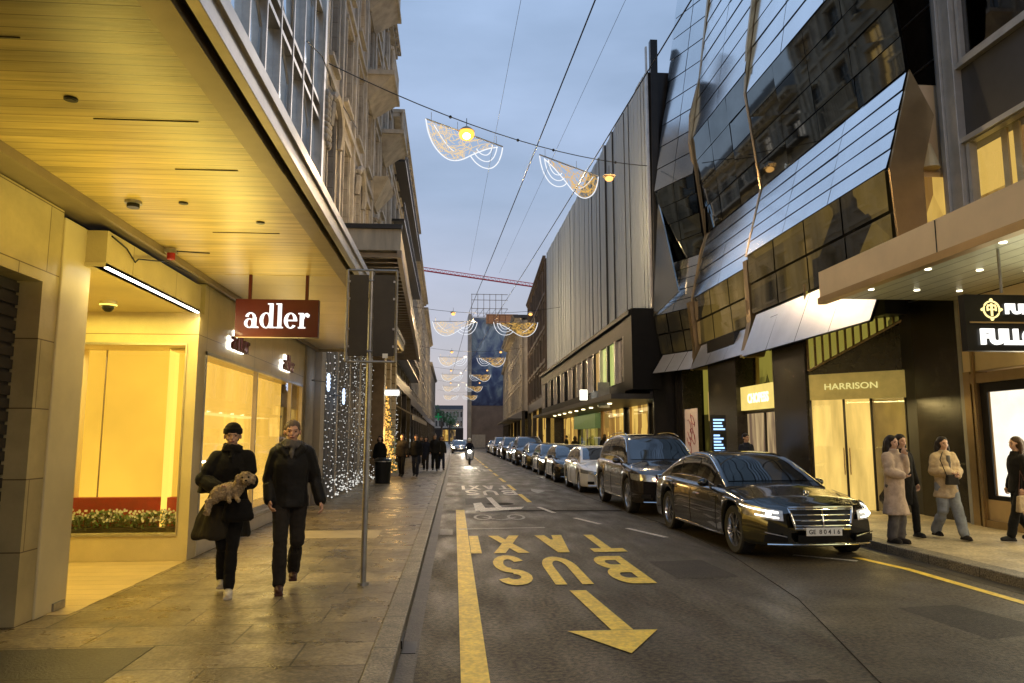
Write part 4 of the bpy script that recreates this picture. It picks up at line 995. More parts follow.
# shop with gold light box (second sign)
sb2 = empty('light_box', (8.5, 19.9, 2.6), label='glowing yellow light box sign with pale lettering between the two black pillars', cat='sign')
MB().box(8.42, 8.6, 18.85, 21.35, 2.52, 3.2).build('box', em('lb', (1, .74, .2), .95, .12, 2), sb2)
lt = text_mesh('CHOPESS', .36, .012, .012, 'CENTER'); lt.materials.clear(); lt.materials.append(em('lbt', (1, .95, .6), 1.5))
link('lettering', lt, sb2, (-.09, .2, .12), (R(90), 0, R(-90)), (.95, 1, 1))
MB().box(8.6, 8.64, 18.85, 21.35, .13, 2.52).build('lit_window', em('lw', (1, .72, .35), .55, .55, 1.5, 'xyz', (1, 3, .4), (.25, .16, .1)), sb2)
o = MB(); o.box(8.52, 8.6, 18.85, 21.35, 2.42, 2.52); o.box(8.55, 8.6, 20.0, 20.06, .13, 2.42); o.build('frame', M['darkframe'], sb2)
sb3 = empty('light_box', (8.8, 25.2, 2.4), label='narrow yellow lit panel sign left of the black pillars', cat='sign')
MB().box(8.7, 8.8, 23.9, 25.0, 2.3, 3.3).build('box', em('lb3', (.9, .62, .2), .55, .12, 2), sb3)
MB().box(8.8, 8.83, 23.9, 25.1, .13, 2.3).build('lit_window', em('lw3', (.85, .6, .35), .3, .6, 1.2, 'xyz', (1, 2, .4), (.2, .12, .08)), sb3)
# posters
po = empty('poster', (8.45, 28, 1.6), label='pale poster with red vertical lettering and sketch in the shop front', cat='poster')
MB().box(8.36, 8.38, 25.2, 27.3, .9, 2.75).build('sheet', pm('paper', (.55, .45, .38), .6, var=.1, emit=(.9, .6, .45), es=.18), po)
pt_ = text_mesh('ITEMM', .42, .004, .01); pt_.materials.clear(); pt_.materials.append(M['reddeep'])
link('lettering', pt_, po, (-.11, -1.05, -.6), (Matrix.Rotation(R(-90), 3, 'Z') @ Matrix.Rotation(R(90), 3, 'X') @ Matrix.Rotation(R(90), 3, 'Z')).to_euler())
o = MB()
for k in range(9):
    a = rnd.uniform(0, 6); cy, cz_ = rnd.uniform(25.6, 26.2), rnd.uniform(1.3, 2.4); o.tube([(8.35, cy+.25*math.cos(a+q*.5), cz_+.2*math.sin(a+q*.7)) for q in range(7)], .012, 4)
o.build('sketch', M['reddeep'], po)
# entrance facing the camera
en = empty('entrance', (9, 15.6, .13), label='gold lit glass shop entrance with engraved name band beside the black pier', cat='entrance')
def ep(t, z_, d=0.): return (8.35+1.45*t+.35*d, 16.9-1.5*t-d*.34*-1 if False else 16.9-1.5*t+d, z_)
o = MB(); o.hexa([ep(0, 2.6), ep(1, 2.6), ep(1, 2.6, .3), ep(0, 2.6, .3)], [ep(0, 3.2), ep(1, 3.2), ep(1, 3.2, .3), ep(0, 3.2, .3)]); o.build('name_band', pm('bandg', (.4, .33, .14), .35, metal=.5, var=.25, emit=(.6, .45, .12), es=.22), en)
ln = text_mesh('HARRISON', .2, .006, .002); ln.materials.clear(); ln.materials.append(em('ett', (1, .85, .3), .75))
link('lettering', ln, en, (8.55-9, 16.64-15.6-.02, 2.83-.13), (R(90), 0, math.atan2(-1.5, 1.45)), (1.2, 1, 1))
o = MB(); o.quad(ep(0, .13, .09), ep(.64, .13, .09), ep(.64, 2.6, .09), ep(0, 2.6, .09)); o.build('lit_lobby', em('lobby', (1, .66, .17), 1.05, .4, 1.3, 'xyz', (2.5, 2.5, .4)), en)
o = MB(); o.quad(ep(.64, .13, .1), ep(1, .13, .1), ep(1, 2.6, .1), ep(.64, 2.6, .1)); o.build('dark_lobby', M['interior_dim'], en)
o = MB()
for t in (0, .36, .64, .98):
    a, c = ep(t, .13, .02), ep(t, 2.6, .02); o.box(a[0]-.02, a[0]+.02, a[1]-.02, a[1]+.02, .13, 2.6)
o.build('door_frame', M['darkframe'], en)
o = MB(); o.quad(ep(0, .13, .05), ep(1, .13, .05), ep(1, 2.6, .05), ep(0, 2.6, .05)); o.build('door_glass', M['gloss_clear'], en)
o = MB()
for t in (.33, .39): a = ep(t, 1, -.03); o.cyl((a[0], a[1], .9), (a[0], a[1], 1.5), .014, 8)
o.build('handle', M['goldmetal'], en)
# sloping striped glazing above entrance
o = MB(); o.poly([ep(0, 3.3, .1), ep(1, 4.3, .1), ep(1, 5.4, .1), ep(0, 5.4, .1)]); o.build('upper_glazing', M['interior_green'], en)
o = MB()
for k in range(13):
    t = k/12; a = ep(t, 3.3+t, .04); o.box(a[0]-.02, a[0]+.02, a[1]-.02, a[1]+.02, a[2], 5.4)
o.build('gold_rib', M['goldmetal'], en)
o = MB(); o.tube([ep(0, 3.3, .02), ep(1, 4.3, .02)], .03, 6); o.build('raked_rail', M['goldmetal'], en)
o = MB(); o.poly([ep(0, 3.2, .08), ep(1, 3.2, .08), ep(1, 4.3, .08), ep(0, 3.3, .08)]); o.build('dark_panel', M['blackstone'], en)
for py_ in (18.0, 20.5, 23.0, 25.8): spot('pavement_lamp', (7.9, py_, 3.8), (7.7, py_, 0), 55, (1, .76, .28), 120, .9, .05)
area('entrance_light', (8.8, 15.6, 2.55), (0, 0, R(-46)), 1.4, .5, 48, (1, .74, .28))
# led totem
tt = empty('screen_totem', (7.2, 20, .13), label='slim black totem with glowing blue text lines behind the black saloon', cat='screen')
MB().box(7.02, 7.44, 20, 20.1, .13, 2.35).build('body', M['black'], tt)
o = MB()
for k in range(13):
    z_ = 2.22-k*.085; w1 = rnd.uniform(.12, .34); o.box(7.08, 7.08+w1, 19.99, 19.998, z_-.028, z_+.018) if k != 4 else None
o.build('screen_text', em('scr', (.35, .6, 1), 1.8), tt)
# ------------------------------------------------------------------ fin building
fbd = empty('metal_fin_building', (7.3, 57, .13), label='long building clad in grey vertical metal fins over a black glazed first floor box', cat='building')
def fx(y): return 7.55-(y-27.7)*.012
o = MB(); y = 27.75
o.box(7.75, 16, 27.7, 57.5, 6.4, 16.2)
i = 0
while y < 57.3:
    w_ = .36; x = fx(y)
    dx = rnd.choice([.0, .02, .04, .1]) if 6 < i < 30 else rnd.choice([0, .015, .03]); o.box(x-dx-.02, x-dx, y, y+w_, 6.45, 16.4); o.box(x-dx+.001, x+.2, y+.01, y+w_-.01, 6.46, 16.38, 1); y += w_+.06; i += 1
o.build('metal_fins', [M['fin'], M['fin_shade']], fbd)
MB().box(7.96, 16, 27.6, 27.69, 6.4, 16.3).build('side_wall', M['black'], fbd); MB().box(7.5, 16, 27.62, 27.75, .13, 6.4).build('side_base', M['black'], fbd)
MB().box(7.64, 7.75, 27.7, 57.5, 6.4, 16.1).build('backing', M['fin_shade'], fbd)
o = MB(); o.prism([(7.58, 27.66, 6.5), (7.8, 27.66, 6.5), (7.95, 27.66, 17.6), (7.66, 27.66, 17.6)], (0, -.25, 0)); o.build('end_wall', M['black'], fbd)
MB().box(7.50, 7.57, 27.6, 27.72, 6.5, 17.4).build('corner_strip', M['alu'], fbd)
# first floor box with windows
o = MB(); o.box(6.66, 7.75, 27.45, 28.9, 3.55, 6.65); o.box(6.7, 7.7, 28.9, 57.4, 5.75, 6.42); o.box(6.7, 7.7, 28.9, 57.4, 3.4, 3.95); o.box(6.56, 6.7, 27.5, 57.4, 6.42, 6.6)
o.build('box_frame', M['matte_black'], fbd)
k = 0; y = 28.9
while y < 57:
    w_ = 1.5
    o = MB(); o.box(6.78, 6.82, y+.12, y+w_, 3.95, 5.75)
    o.build('window', M[['pane', 'pane_green', 'pane_green', 'pane_warm', 'pane', 'pane_dim', 'pane', 'pane_dim'][k % 8] if k < 9 else 'pane'], fbd)
    MB().box(6.66, 6.95, y-.08, y+.12, 3.95, 5.75).build('mullion', M['alu'] if k % 2 else M['black'], fbd); y += w_+.12; k += 1
# ground floor: lit shops under a canopy with bulbs
g = empty('ground_floor', (0, 0, 0)); g.parent = fbd
o = MB(); o.box(5.9, 9.5, 27.8, 40, 3.2, 3.4); o.box(6.0, 9.5, 40, 57.4, 3.25, 3.4); o.build('canopy', M['spandrel'], g)
o = MB()
for k in range(9): o.cyl((6.6, 31.4+k*2.2, 3.2), (6.6, 31.4+k*2.2, 3.16), .09, 8)
o.build('canopy_lights', em('cl', (1, .85, .45), 6), g)
for i, (y0, y1, m) in enumerate(((27.9, 29.6, 'display_green'), (29.6, 31.5, 'blackstone'), (31.5, 35, 'interior_gold'), (35, 36.2, 'blackstone'), (36.2, 42, 'interior_gold'), (42, 50, 'interior_green'), (50, 57.3, 'interior_gold'))):
    MB().box(8.4, 8.5, y0+.1, y1-.1, .13, 3.2 if m != 'display_green' else 2.6).build('shop_window', M[m], g)
    MB().box(8.3, 8.5, y0-.1, y0+.1, .13, 3.25).build('post', M['goldmetal'] if i % 2 else M['black'], g)
MB().box(8.0, 8.35, 42.2, 49.8, 2.3, 3.15).build('green_fascia', pm('grf', (.08, .12, .06), .6, emit=(.2, .3, .1), es=.25), g)
area('shops_light', (7.2, 33, 3.1), (0, 0, 0), 2, 9, 70, (1, .75, .35))
area('shops_light', (7.2, 48, 3.1), (0, 0, 0), 2, 14, 90, (1, .75, .35))
wsn = empty('white_box_sign', (6.5, 38, 3.5), label='small white lit projecting sign on the black first floor box', cat='sign')
MB().box(6.2, 6.55, 36.5, 36.65, 3.6, 4.1).build('panel', em('ws', (1, .95, .8), 3), wsn); MB().box(6.55, 6.7, 36.54, 36.6, 3.8, 3.86).build('arm', M['steel'], wsn)
gp = empty('grey_banner', (6.4, 31.4, 3.7), label='blank grey panel hung on the front of the black box', cat='panel')
MB().box(6.1, 6.6, 31.4, 31.46, 3.0, 4.1).build('panel', pm('gpan', (.3, .29, .27), .6), gp); MB().box(6.6, 6.7, 31.41, 31.45, 3.9, 3.95).build('arm', M['steel'], gp)

# ---- further right buildings
building('brown_office_block', 'tall dark brown office block beyond the metal fins', (7.9, 80), (7.15, 58), 5, [(2.75, .75)]*4, 6, 'brownstone', trim='brownstone', wfrac=.6, cornice=.25, pil=True, sill=False, roofh=.6, depth=10, frame='darkframe')
cb_, L, z = building('corner_building', 'ornate pale stone house with heavy dark cornice on the right row', (8.0, 112), (7.4, 82), 4.6, [(3.6, .64), (3.4, .64), (3.2, .6)], 9, 'stoneD', cornice=.8, roofh=1.2, depth=10, lit=.03)
o = MB(); o.hexa([(-.2, -.9, z+.2), (L+.2, -.9, z+.2), (L+.2, 3, z+.2), (-.2, 3, z+.2)], [(-.2, -1.1, z+.55), (L+.2, -1.1, z+.55), (L+.2, 3, z+.55), (-.2, 3, z+.55)]); o.build('eaves', M['slate'], cb_, local=True)
o = MB(); o.box(0, L, -1.7, 0, -1.0, -.85); o.build('street_canopy', M['spandrel'], cb_, local=True)
# gable ends facing the camera
for nm, (x0, x1, y_, h, w_, lb) in {'a': (7.16, 16, 57.9, 19.4, 'brownstone', None)}.items(): pass
building('apartment_building', 'low brown stone house at the far end of the right row', (9.6, 148), (8.3, 113), 4.6, [(3.4, .6), (3.3, .6), (3.0, .5)], 10, 'stoneC', cornice=.5, roofh=1.5, depth=10, lit=.03)
# mural tower wrapped in printed scaffold sheeting
tw = empty('scaffold_tower', (6.6, 152, 0), label='scaffolded tower wrapped in dark blue printed sheeting at the end of the street', cat='building')
m_, n_ = nt('mural'); out = node(n_, 'ShaderNodeOutputMaterial'); bs = node(n_, 'ShaderNodeBsdfPrincipled'); bs.inputs['Roughness'].default_value = .8
v = coords(n_, 'xzy'); mpp = node(n_, 'ShaderNodeMapping'); mpp.inputs['Scale'].default_value = (.22, .17, .2); mpp.inputs['Rotation'].default_value = (0, 0, .5); n_.links.new(v, mpp.inputs[0])
nz_ = node(n_, 'ShaderNodeTexNoise'); nz_.inputs['Scale'].default_value = 1.6; nz_.inputs['Detail'].default_value = 8; nz_.inputs['Distortion'].default_value = 1.4; n_.links.new(mpp.outputs[0], nz_.inputs['Vector'])
s_ = node(n_, 'ShaderNodeSeparateXYZ'); n_.links.new(v, s_.inputs[0])
mr = node(n_, 'ShaderNodeMapRange'); mr.inputs[1].default_value = 8; mr.inputs[2].default_value = 29; mr.inputs[3].default_value = -.16; mr.inputs[4].default_value = .22; n_.links.new(s_.outputs[1], mr.inputs[0])
ad = node(n_, 'ShaderNodeMath', operation='ADD'); n_.links.new(nz_.outputs[0], ad.inputs[0]); n_.links.new(mr.outputs[0], ad.inputs[1])
cr_ = node(n_, 'ShaderNodeValToRGB'); E_ = cr_.color_ramp.elements; E_[0].position = .25; E_[0].color = (.045, .06, .14, 1); E_[1].position = .82; E_[1].color = (.6, .7, .8, 1)  # print colours, all lifted slightly to paint in distance haze
q = E_.new(.45); q.color = (.09, .13, .24, 1); q = E_.new(.62); q.color = (.27, .35, .40, 1)
n_.links.new(ad.outputs[0], cr_.inputs[0]); n_.links.new(cr_.outputs[0], bs.inputs['Base Color']); n_.links.new(bs.outputs[0], out.inputs[0])
o = MB(); o.box(3.2, 10.6, 151.9, 152, 8.3, 26.5); o.build('printed_sheet', m_, tw)
MB().box(3.3, 16, 152.1, 165, 0, 26).build('wall', M['stoneC'], tw)
MB().box(3.2, 10.6, 151.7, 152, 0, 8.2).build('hoarding', pm('hrd', (.26, .2, .16), .8, var=.3, nscale=.4), tw)
o = MB()
for x in np.arange(3.2, 10.7, 1.25): o.box(x-.06, x+.06, 151.6, 151.72, 26.6 if x > 3.3 else 0, 31.5)
for z_ in (26.6, 28.4, 30.2, 31.4): o.box(3.1, 10.7, 151.6, 151.7, z_-.06, z_+.06)
for x in np.arange(3.2, 10.6, 1.25): o.tube([(x, 151.65, 26.6), (x+1.25, 151.65, 28.4)], .04, 4)
o.build('scaffold', M['steel'], tw)
MB().box(6.2, 12.8, 151.3, 151.5, 25.2, 27.2).build('orange_guard', pm('org', (.55, .25, .1), .7, var=.2, brick=(1.2, 3, .08, 0, (.4, .4, .4), .1), plane='xzy'), tw)
MB().box(2.55, 3.1, 150, 160, 0, 27).build('side_wall', M['stoneC'], tw)
# far closing buildings
building('apartment_building', 'hazy pale block closing the vista left of the blue tower', (-9, 330), (3.5, 330), 6, [(4, .6), (4, .6)], 8, 'stoneD', cornice=.4, roofh=2, depth=8)
hd = empty('site_hoarding', (5, 128, 0), label='white site hoarding and barriers before the blue tower', cat='barrier')
o = MB(); o.box(2.9, 5.2, 128, 128.1, .1, 2.3)
for k in range(6): o.box(2.9+k*.45, 2.94+k*.45, 127.95, 128, .1, 2.35)
o.build('panel', pm('hoard', (.55, .52, .46), .7, var=.2), hd)
# far trees above the roofs at the street end
def tree(x, y, h, label):
    t = empty('tree', (x, y, 0), label=label, cat='tree')
    o = MB(); o.tube([(x, y, 0), (x+.1, y, h*.4), (x-.1, y, h*.7)], [.25, .18, .08], 8)
    for k in range(5): a = k*1.3; o.tube([(x, y, h*.4), (x+1.2*math.cos(a), y+1.2*math.sin(a), h*.72)], [.1, .03], 5)
    o.build('trunk', M['brownstone'], t)
    o = MB()
    cs = [(x+rnd.uniform(-1.5, 1.5), y+rnd.uniform(-1.5, 1.5), h*rnd.uniform(.55, .95), rnd.uniform(.5, 1.1)) for _ in range(12)]
    for c in cs:
        for _ in range(110):
            d = Vector((rnd.gauss(0, 1), rnd.gauss(0, 1), rnd.gauss(0, 1))).normalized()*c[3]*rnd.uniform(.6, 1.05); p = Vector(c[:3])+d; u = Vector((rnd.gauss(0, 1), rnd.gauss(0, 1), rnd.gauss(0, 1))).normalized()*.13; w_ = u.orthogonal().normalized()*.09
            o.quad(p-u, p-w_, p+u, p+w_)
    o.build('crown', M['leaf'], t)
tree(-3.2, 178, 9.5, 'leafy street tree at the far end of the left pavement'); tree(-1.5, 196, 8.5, 'smaller tree beyond the far end of the left row')
# tower crane
cr = empty('tower_crane', (60, 240, 0), label='red lattice jib of a tower crane above the far roofs', cat='crane')
p0 = Vector((-13, 238, 56.2)); p1 = Vector((62, 244, 47.5)); o = MB(); N = 60
for off in ((0, -.5, 0), (0, .5, 0), (0, 0, 1.1)):
    o.tube([p0+Vector(off), p1+Vector(off)], .13, 4)
for i in range(N):
    a = p0.lerp(p1, i/N); c = p0.lerp(p1, (i+.5)/N); e = p0.lerp(p1, (i+1)/N)
    for s in (-.5, .5): o.tube([a+Vector((0, s, 0)), c+Vector((0, 0, 1.1)), e+Vector((0, s, 0))], .05, 4)
o.build('jib', pm('cranered', (.75, .05, .06), .6), cr)
o = MB()
for sx in (-.8, .8):
    for sy in (-.8, .8): o.box(62+sx-.1, 62+sx+.1, 244+sy-.1, 244+sy+.1, 0, 50)
for k in range(24): o.tube([(61.2, 243.2, k*2), (62.8, 243.2, k*2+2)], .06, 4)
o.build('mast', M['cranered'] if 'cranered' in M else bpy.data.materials['cranered'], cr)

# ------------------------------------------------------------------ overhead wires, lamps, light swags
def wire(name, label, pts, r=.012):
    o = MB().tube(pts, r, 5).build(name, M['black']); tag(o, label, 'wire'); return o
def sag(a, b_, s, n=14): 
    return [tuple(Vector(a).lerp(Vector(b_), i/n)-Vector((0, 0, s*4*(i/n)*(1-i/n)))) for i in range(n+1)]
wire('trolley_wire', 'left trolley wire running along the street overhead', sag((2.1, -2, 7.0), (.57, 30.4, 7.0), .1)+sag((.57, 30.4, 7.0), (-.3, 62, 7.0), .1)[1:], .010)
wire('trolley_wire', 'right trolley wire running along the street overhead', sag((3.2, -2, 7.0), (1.81, 30.3, 7.0), .1)+sag((1.81, 30.3, 7.0), (.5, 62, 7.0), .1)[1:], .010)
wire('span_wire', 'thin high wire rising from the far lamp to the upper left', [(1.2, 8, 9.5), (.6, 34, 9.5)], .004)
wire('span_wire', 'thin high wire rising steeply beside the fin building top', [(3.1, 8, 9.4), (2.0, 34, 9.4)], .004)
SP0 = Vector((-3.5, 18.6, 11.5)); SP1 = Vector((7.4, 27.4, 12.3))
main = sag(SP0, SP1, .55)
wire('span_wire', 'main cross street wire carrying the two nearest light garlands', main, .016)
def on_main(t): 
    v = SP0.lerp(SP1, t); v.z -= .55*4*t*(1-t); return v
_mw = bpy.data.objects[[x.name for x in bpy.data.objects if x.name.startswith('span_wire')][-1]]
for t in (.3, .5, .62, .86): v = on_main(t); MB().ball(tuple(v), .05, 8, 6).build('clamp', M['black'], _mw)

def swag_meshes(seed, gold):
    r = random.Random(seed); W = 2.3
    bar_ = MB().tube([(0, 0, 0), (W, 0, 0)], .022, 6)
    for x in (.15, .9, 2.1): bar_.tube([(x, 0, 0), (x, 0, .28)], .008, 4)
    big = [(0, 0), (.03, .18), (.09, .34), (.18, .45), (.28, .5), (.38, .48), (.48, .41), (.58, .31), (.68, .22), (.8, .12), (.93, .04)]
    small = [(.56, .33), (.63, .41), (.73, .45), (.84, .42), (.93, .3), (.98, .15), (1, .02)]
    def cr(p, n=5):
        out_ = []
        for i in range(len(p)-1):
            a, b_, c, d = p[max(i-1, 0)], p[i], p[i+1], p[min(i+2, len(p)-1)]
            for k in range(n):
                t = k/n; out_.append(tuple(.5*((2*b_[j])+(-a[j]+c[j])*t+(2*a[j]-5*b_[j]+4*c[j]-d[j])*t*t+(-a[j]+3*b_[j]-3*c[j]+d[j])*t**3) for j in (0, 1)))
        return out_+[p[-1]]
    big = cr(big); small = cr(small)
    T = lambda u, v, y=0: (u*W, y, -v*W*.92)
    ol = MB().tube([T(u, v) for u, v in big], .019, 5).tube([T(u, v) for u, v in small], .018, 5)
    for s in (.72, .5): ol.tube([T(.72+(u-.72)*s, v*s+.02) for u, v in small], .016, 5)
    ol.tube([T(.1+.25*k/8, .05+.3*math.sin(k/8*1.4)) for k in range(9)], .014, 5)
    fl = MB()
    def inside(u, v):
        lim = 0
        for (a, b_), (c, d) in zip(big, big[1:]):
            if a <= u <= c: lim = b_+(d-b_)*(u-a)/max(1e-6, c-a)
        return 0.01 < v < lim
    cnt = 0
    while cnt < 95:
        u, v = r.uniform(0, .95), r.uniform(0, .5)
        if not inside(u, v): continue
        pts_ = [T(u, v)]; a = r.uniform(0, 6)
        for _ in range(5):
            a += r.uniform(-1.2, 1.2); u2, v2 = u+.035*math.cos(a), v+.035*math.sin(a)
            if not inside(u2, v2): break
            u, v = u2, v2; pts_.append(T(u, v, r.uniform(-.02, .02)))
        if len(pts_) > 1: fl.tube(pts_, .009, 3); cnt += 1
    for s in (.8, .6, .4): fl.tube([T(.3+(u-.3)*s, v*s) for u, v in big], .008, 4)
    return (bar_.mesh('bar', M['steel']), ol.mesh('outline_lights', M['swag_white']), fl.mesh('filigree_lights', M['swag_gold']))
SW = swag_meshes(3, True)
M['swag_pale'] = em('swag_pale', (1, .72, .38), .85)
SWw = (SW[0], SW[1], SW[2].copy()); SWw[2].materials.clear(); SWw[2].materials.append(M['swag_pale'])
def swag(loc, rz, mirror, label, warm, scale=1.):
    t = empty('light_garland', loc, rz, label, 'garland', 'wave shaped light garlands hung over the street')
    s = (-1 if mirror else 1)*scale
    for nme, me in zip(('bar', 'outline_lights', 'filigree_lights'), SW if warm else SWw): link(nme, me, t, (0, 0, 0), (0, 0, 0), (s*1.32, scale, scale*.95))
    return t
def hang_lamp(loc, label, mat, s=1.):
    t = empty('street_lamp', loc, label=label, cat='lamp', group='lamps hung over the street')
    x, y, z_ = loc
    MB().tube([(x, y, z_+.09), (x, y, z_+.17*s), (x, y, z_+.24*s)], [.24*s, .16*s, .05*s], 20).build('shade', M['bronze_beam'], t, smooth=False)
    MB().cyl((x, y, z_+.2*s), (x, y, z_+.5*s), .012, 6).build('rod', M['black'], t)
    MB().ball((x, y, z_), (.24*s, .24*s, .2*s) if mat == 'lamp_orange' else (.15*s, .15*s, .1*s), 16, 12).build('glow_globe', M[mat], t, smooth=True)  # near lamp's globe is enlarged and orange to imitate its halo
    if mat == 'lamp_orange': MB().ball((x, y-.12, z_-.1), (.12, .12, .1), 12, 8).build('bulb', M['lamp_core'], t, smooth=True)
    return t
rzm = math.atan2(SP1.y-SP0.y, SP1.x-SP0.x)
v = on_main(.235); swag((v.x, v.y, v.z-.35), rzm, False, 'nearest white filigree light garland beside the glaring lamp', False)
v = on_main(.77); swag((v.x+.2, v.y+.15, v.z-.6), rzm, True, 'nearest gold filigree light garland before the metal fins', True)
LAMPS = []
v = on_main(.345); hang_lamp((v.x, v.y-.15, v.z-.42), 'glaring orange lamp on the nearest left garland', 'lamp_orange'); LAMPS.append((v.x, v.y-.2, v.z-1.6))
v = on_main(.83); hang_lamp((v.x+.0, v.y-.1, v.z-.7), 'orange lamp under its shade at the nearest right garland', 'lamp_dim'); LAMPS.append((v.x, v.y-.2, v.z-1.9))
rows = [(50, 9.6), (78, 10.2), (104, 10.6), (128, 10.6), (150, 10.3)]
onm = ['second', 'third', 'fourth', 'fifth', 'sixth']
for (y, z_), nn_ in zip(rows, onm):
    xl, xr = -1.6-(y-50)*.008, (3.8-(y-50)*.012)
    wire('span_wire', nn_+' cross street wire carrying a pair of garlands', sag((-3.6, y, z_+1.1), (7.2 if y < 110 else 6, y, z_+1.1), .5), .014)
    swag((xl, y, z_), 0, False, 'left garland of the '+nn_+' pair counted from the viewer', False)
    swag((xr+1.8, y, z_), 0, True, 'right garland of the '+nn_+' pair counted from the viewer', True)
    if y < 140:
        hang_lamp((xl+1.4, y, z_+.5), nn_+' hanging lamp down the left side of the wires', 'lamp_dim' if y > 60 else 'lamp_orange' if False else 'lamp_dim', .9); hang_lamp((xr+1.3, y, z_+.55), nn_+' hanging lamp down the right side of the wires', 'lamp_dim', .9)
        LAMPS.append((1.2, y, z_))
hangers = MB()
for i, (x, y, z_) in enumerate(LAMPS):
    point('lamp_light', (x, y, z_), [440, 420, 1300, 1300, 1300, 1300, 1300][i], (1, .70, .36), .15)
# lamps behind and above the viewer continue the row
point('lamp_light', (1.5, -3, 9.2), 1100, (1, .70, .36), .2)
wire('bracket_wire', 'short looping cable across the stone facade beside the glazed storeys', [(-3.42, 16.0, 10.6), (-3.3, 17.2, 10.9), (-3.3, 18.3, 10.95), (-3.35, 18.7, 10.9), (-3.38, 24, 12)], .016)
# ------------------------------------------------------------------ CARS (front at local y=0, tail at y=L, wheels on z=0)
def sstep(a, b_, x):
    t = min(1, max(0, (x-a)/(b_-a))); return t*t*(3-2*t)
def interp(pts, x):
    if x <= pts[0][0]: return pts[0][1]
    for (a, b_), (c, d) in zip(pts, pts[1:]):
        if x <= c:
            t = (x-a)/(c-a); return b_+(d-b_)*(t*t*(3-2*t)*.5+t*.5)
    return pts[-1][1]
def make_car(kind, body, P, lights, name, label, group, plate=True, hero=False):
    L, W, H = P['L'], P['W'], P['H']; fa, ra, wr = P['fa'], P['ra'], P['wr']     # axle positions, wheel radius
    hood = P['hood']        # centreline lower-body height profile (y,z)
    sh = P['sh']            # shoulder height profile
    gc = P.get('gc', .2)
    root = empty(name, (0, 0, 0), 0, label, 'car', group)
    nose, tailr = P.get('nose', .62), .5
    def hw(y):
        w_ = W/2
        if y < nose: w_ *= 1-.20*((nose-y)/nose)**2.4
        if y > L-tailr: w_ *= 1-.14*((y-L+tailr)/tailr)**2.2
        return w_
    def dfm(x, y, z):
        """pull nose corners and its upper/lower edges back"""
        kf = 1-sstep(0, .75, y); kr = 1-sstep(0, .6, L-y)
        b_ = .20*(abs(x)/(W/2))**2.5
        return (x, y+kf*(b_+P.get('rake', .10)*max(0, (z-.48)/.4)**2+.05*max(0, (.42-z)/.25)**2)-kr*(b_*.8+.1*max(0, (z-.6)/.4)**2), z)
    ys = sorted(set([0, .03, .08, .15, .25, .38, .52]+[round(L*i/46, 3) for i in range(3, 45)]+[L-.4, L-.25, L-.15, L-.08, L-.03, L]
        + [round(c+wa*math.cos(PI*k/12), 3) for c in (fa, ra) for k in range(13) for wa in (wr+.055,)]+[c+s*(wr+.056) for c in (fa, ra) for s in (-1, 1)]))
    RA = wr+.055
    def arch(y):
        z = gc
        for c in (fa, ra):
            if abs(y-c) < RA: z = max(z, wr+math.sqrt(max(0, RA*RA-(y-c)**2)))
        return z
    def side_pts(y):
        h = hw(y); zs = interp(sh, y); zc = interp(hood, y); zl = arch(y)
        flare = sum(.018*math.exp(-((y-c)/(RA*1.0))**4) for c in (fa, ra))
        cw = h*.70
        ctrl = [(h*.90, zl), (h*.975, zl+.012), (h+flare, zl+(zs-zl)*.30), (h+flare*.7, zl+(zs-zl)*.55), (h*.992, zl+(zs-zl)*.75), (h*.972, zs-.05), (h*.945, zs-.012), (h*.90, zs+.01), (cw, zc*.35+zs*.65+.012), (h*.40, zc*.85+zs*.15), (0, zc)]
        return ctrl
    def cat(pts, n=3):
        out = []
        for i in range(len(pts)-1):
            a, b_, c, d = pts[max(i-1, 0)], pts[i], pts[i+1], pts[min(i+2, len(pts)-1)]
            for k in range(n):
                t = k/n; out.append(tuple(.5*(2*b_[j]+(c[j]-a[j])*t+(2*a[j]-5*b_[j]+4*c[j]-d[j])*t*t+(3*b_[j]-a[j]-3*c[j]+d[j])*t**3) for j in (0, 1)))
        return out+[pts[-1]]
    o = MB(); rr = []
    for y in ys:
        s = cat(side_pts(y)); zb = arch(y)
        half = [(x, z) for x, z in s]
        ring = [(x, z) for x, z in half]+[(-x, z) for x, z in reversed(half[:-1])]+[(-half[0][0]*.5, zb+.0), (0, zb), (half[0][0]*.5, zb)]
        rr.append([dfm(x, y, z) for x, z in ring])
    o.rings(rr); 
    bo = o.build('body', M[body], root, local=True, smooth=True)
    md = bo.modifiers.new('es', 'EDGE_SPLIT'); md.split_angle = R(38)
    # side surface sampler
    def side(y, f):
        """f 0..1 from sill to shoulder; returns (x,z)"""
        s = cat(side_pts(y)); zl, zs = s[0][1], interp(sh, y)-.01; z = zl+(zs-zl)*f
        for (x0, z0), (x1, z1) in zip(s, s[1:]):
            if z0 <= z <= z1 and z1 > z0: return (x0+(x1-x0)*(z-z0)/(z1-z0), z)
        return (s[8][0], z)
    # cabin
    cp = P['cab']    # (y, z) centreline profile of glasshouse
    rw0, rw1 = P.get('rw', (.90, .68))
    def cz(y): return interp_lin(cp, y)
    def interp_lin(pts, x):
        if x <= pts[0][0]: return pts[0][1]
        for i in range(len(pts)-1):
            (a, b_), (c, d) = pts[i], pts[i+1]
            if x <= c:
                p, q = pts[max(i-1, 0)], pts[min(i+2, len(pts)-1)]
                m0 = (d-p[1])/(c-p[0]) if i > 0 else (d-b_)/(c-a); m1 = (q[1]-b_)/(q[0]-a) if i+2 < len(pts) else (d-b_)/(c-a)
                h_ = c-a; t = (x-a)/h_
                return (2*t**3-3*t*t+1)*b_+(t**3-2*t*t+t)*h_*m0+(-2*t**3+3*t*t)*d+(t**3-t*t)*h_*m1
        return pts[-1][1]
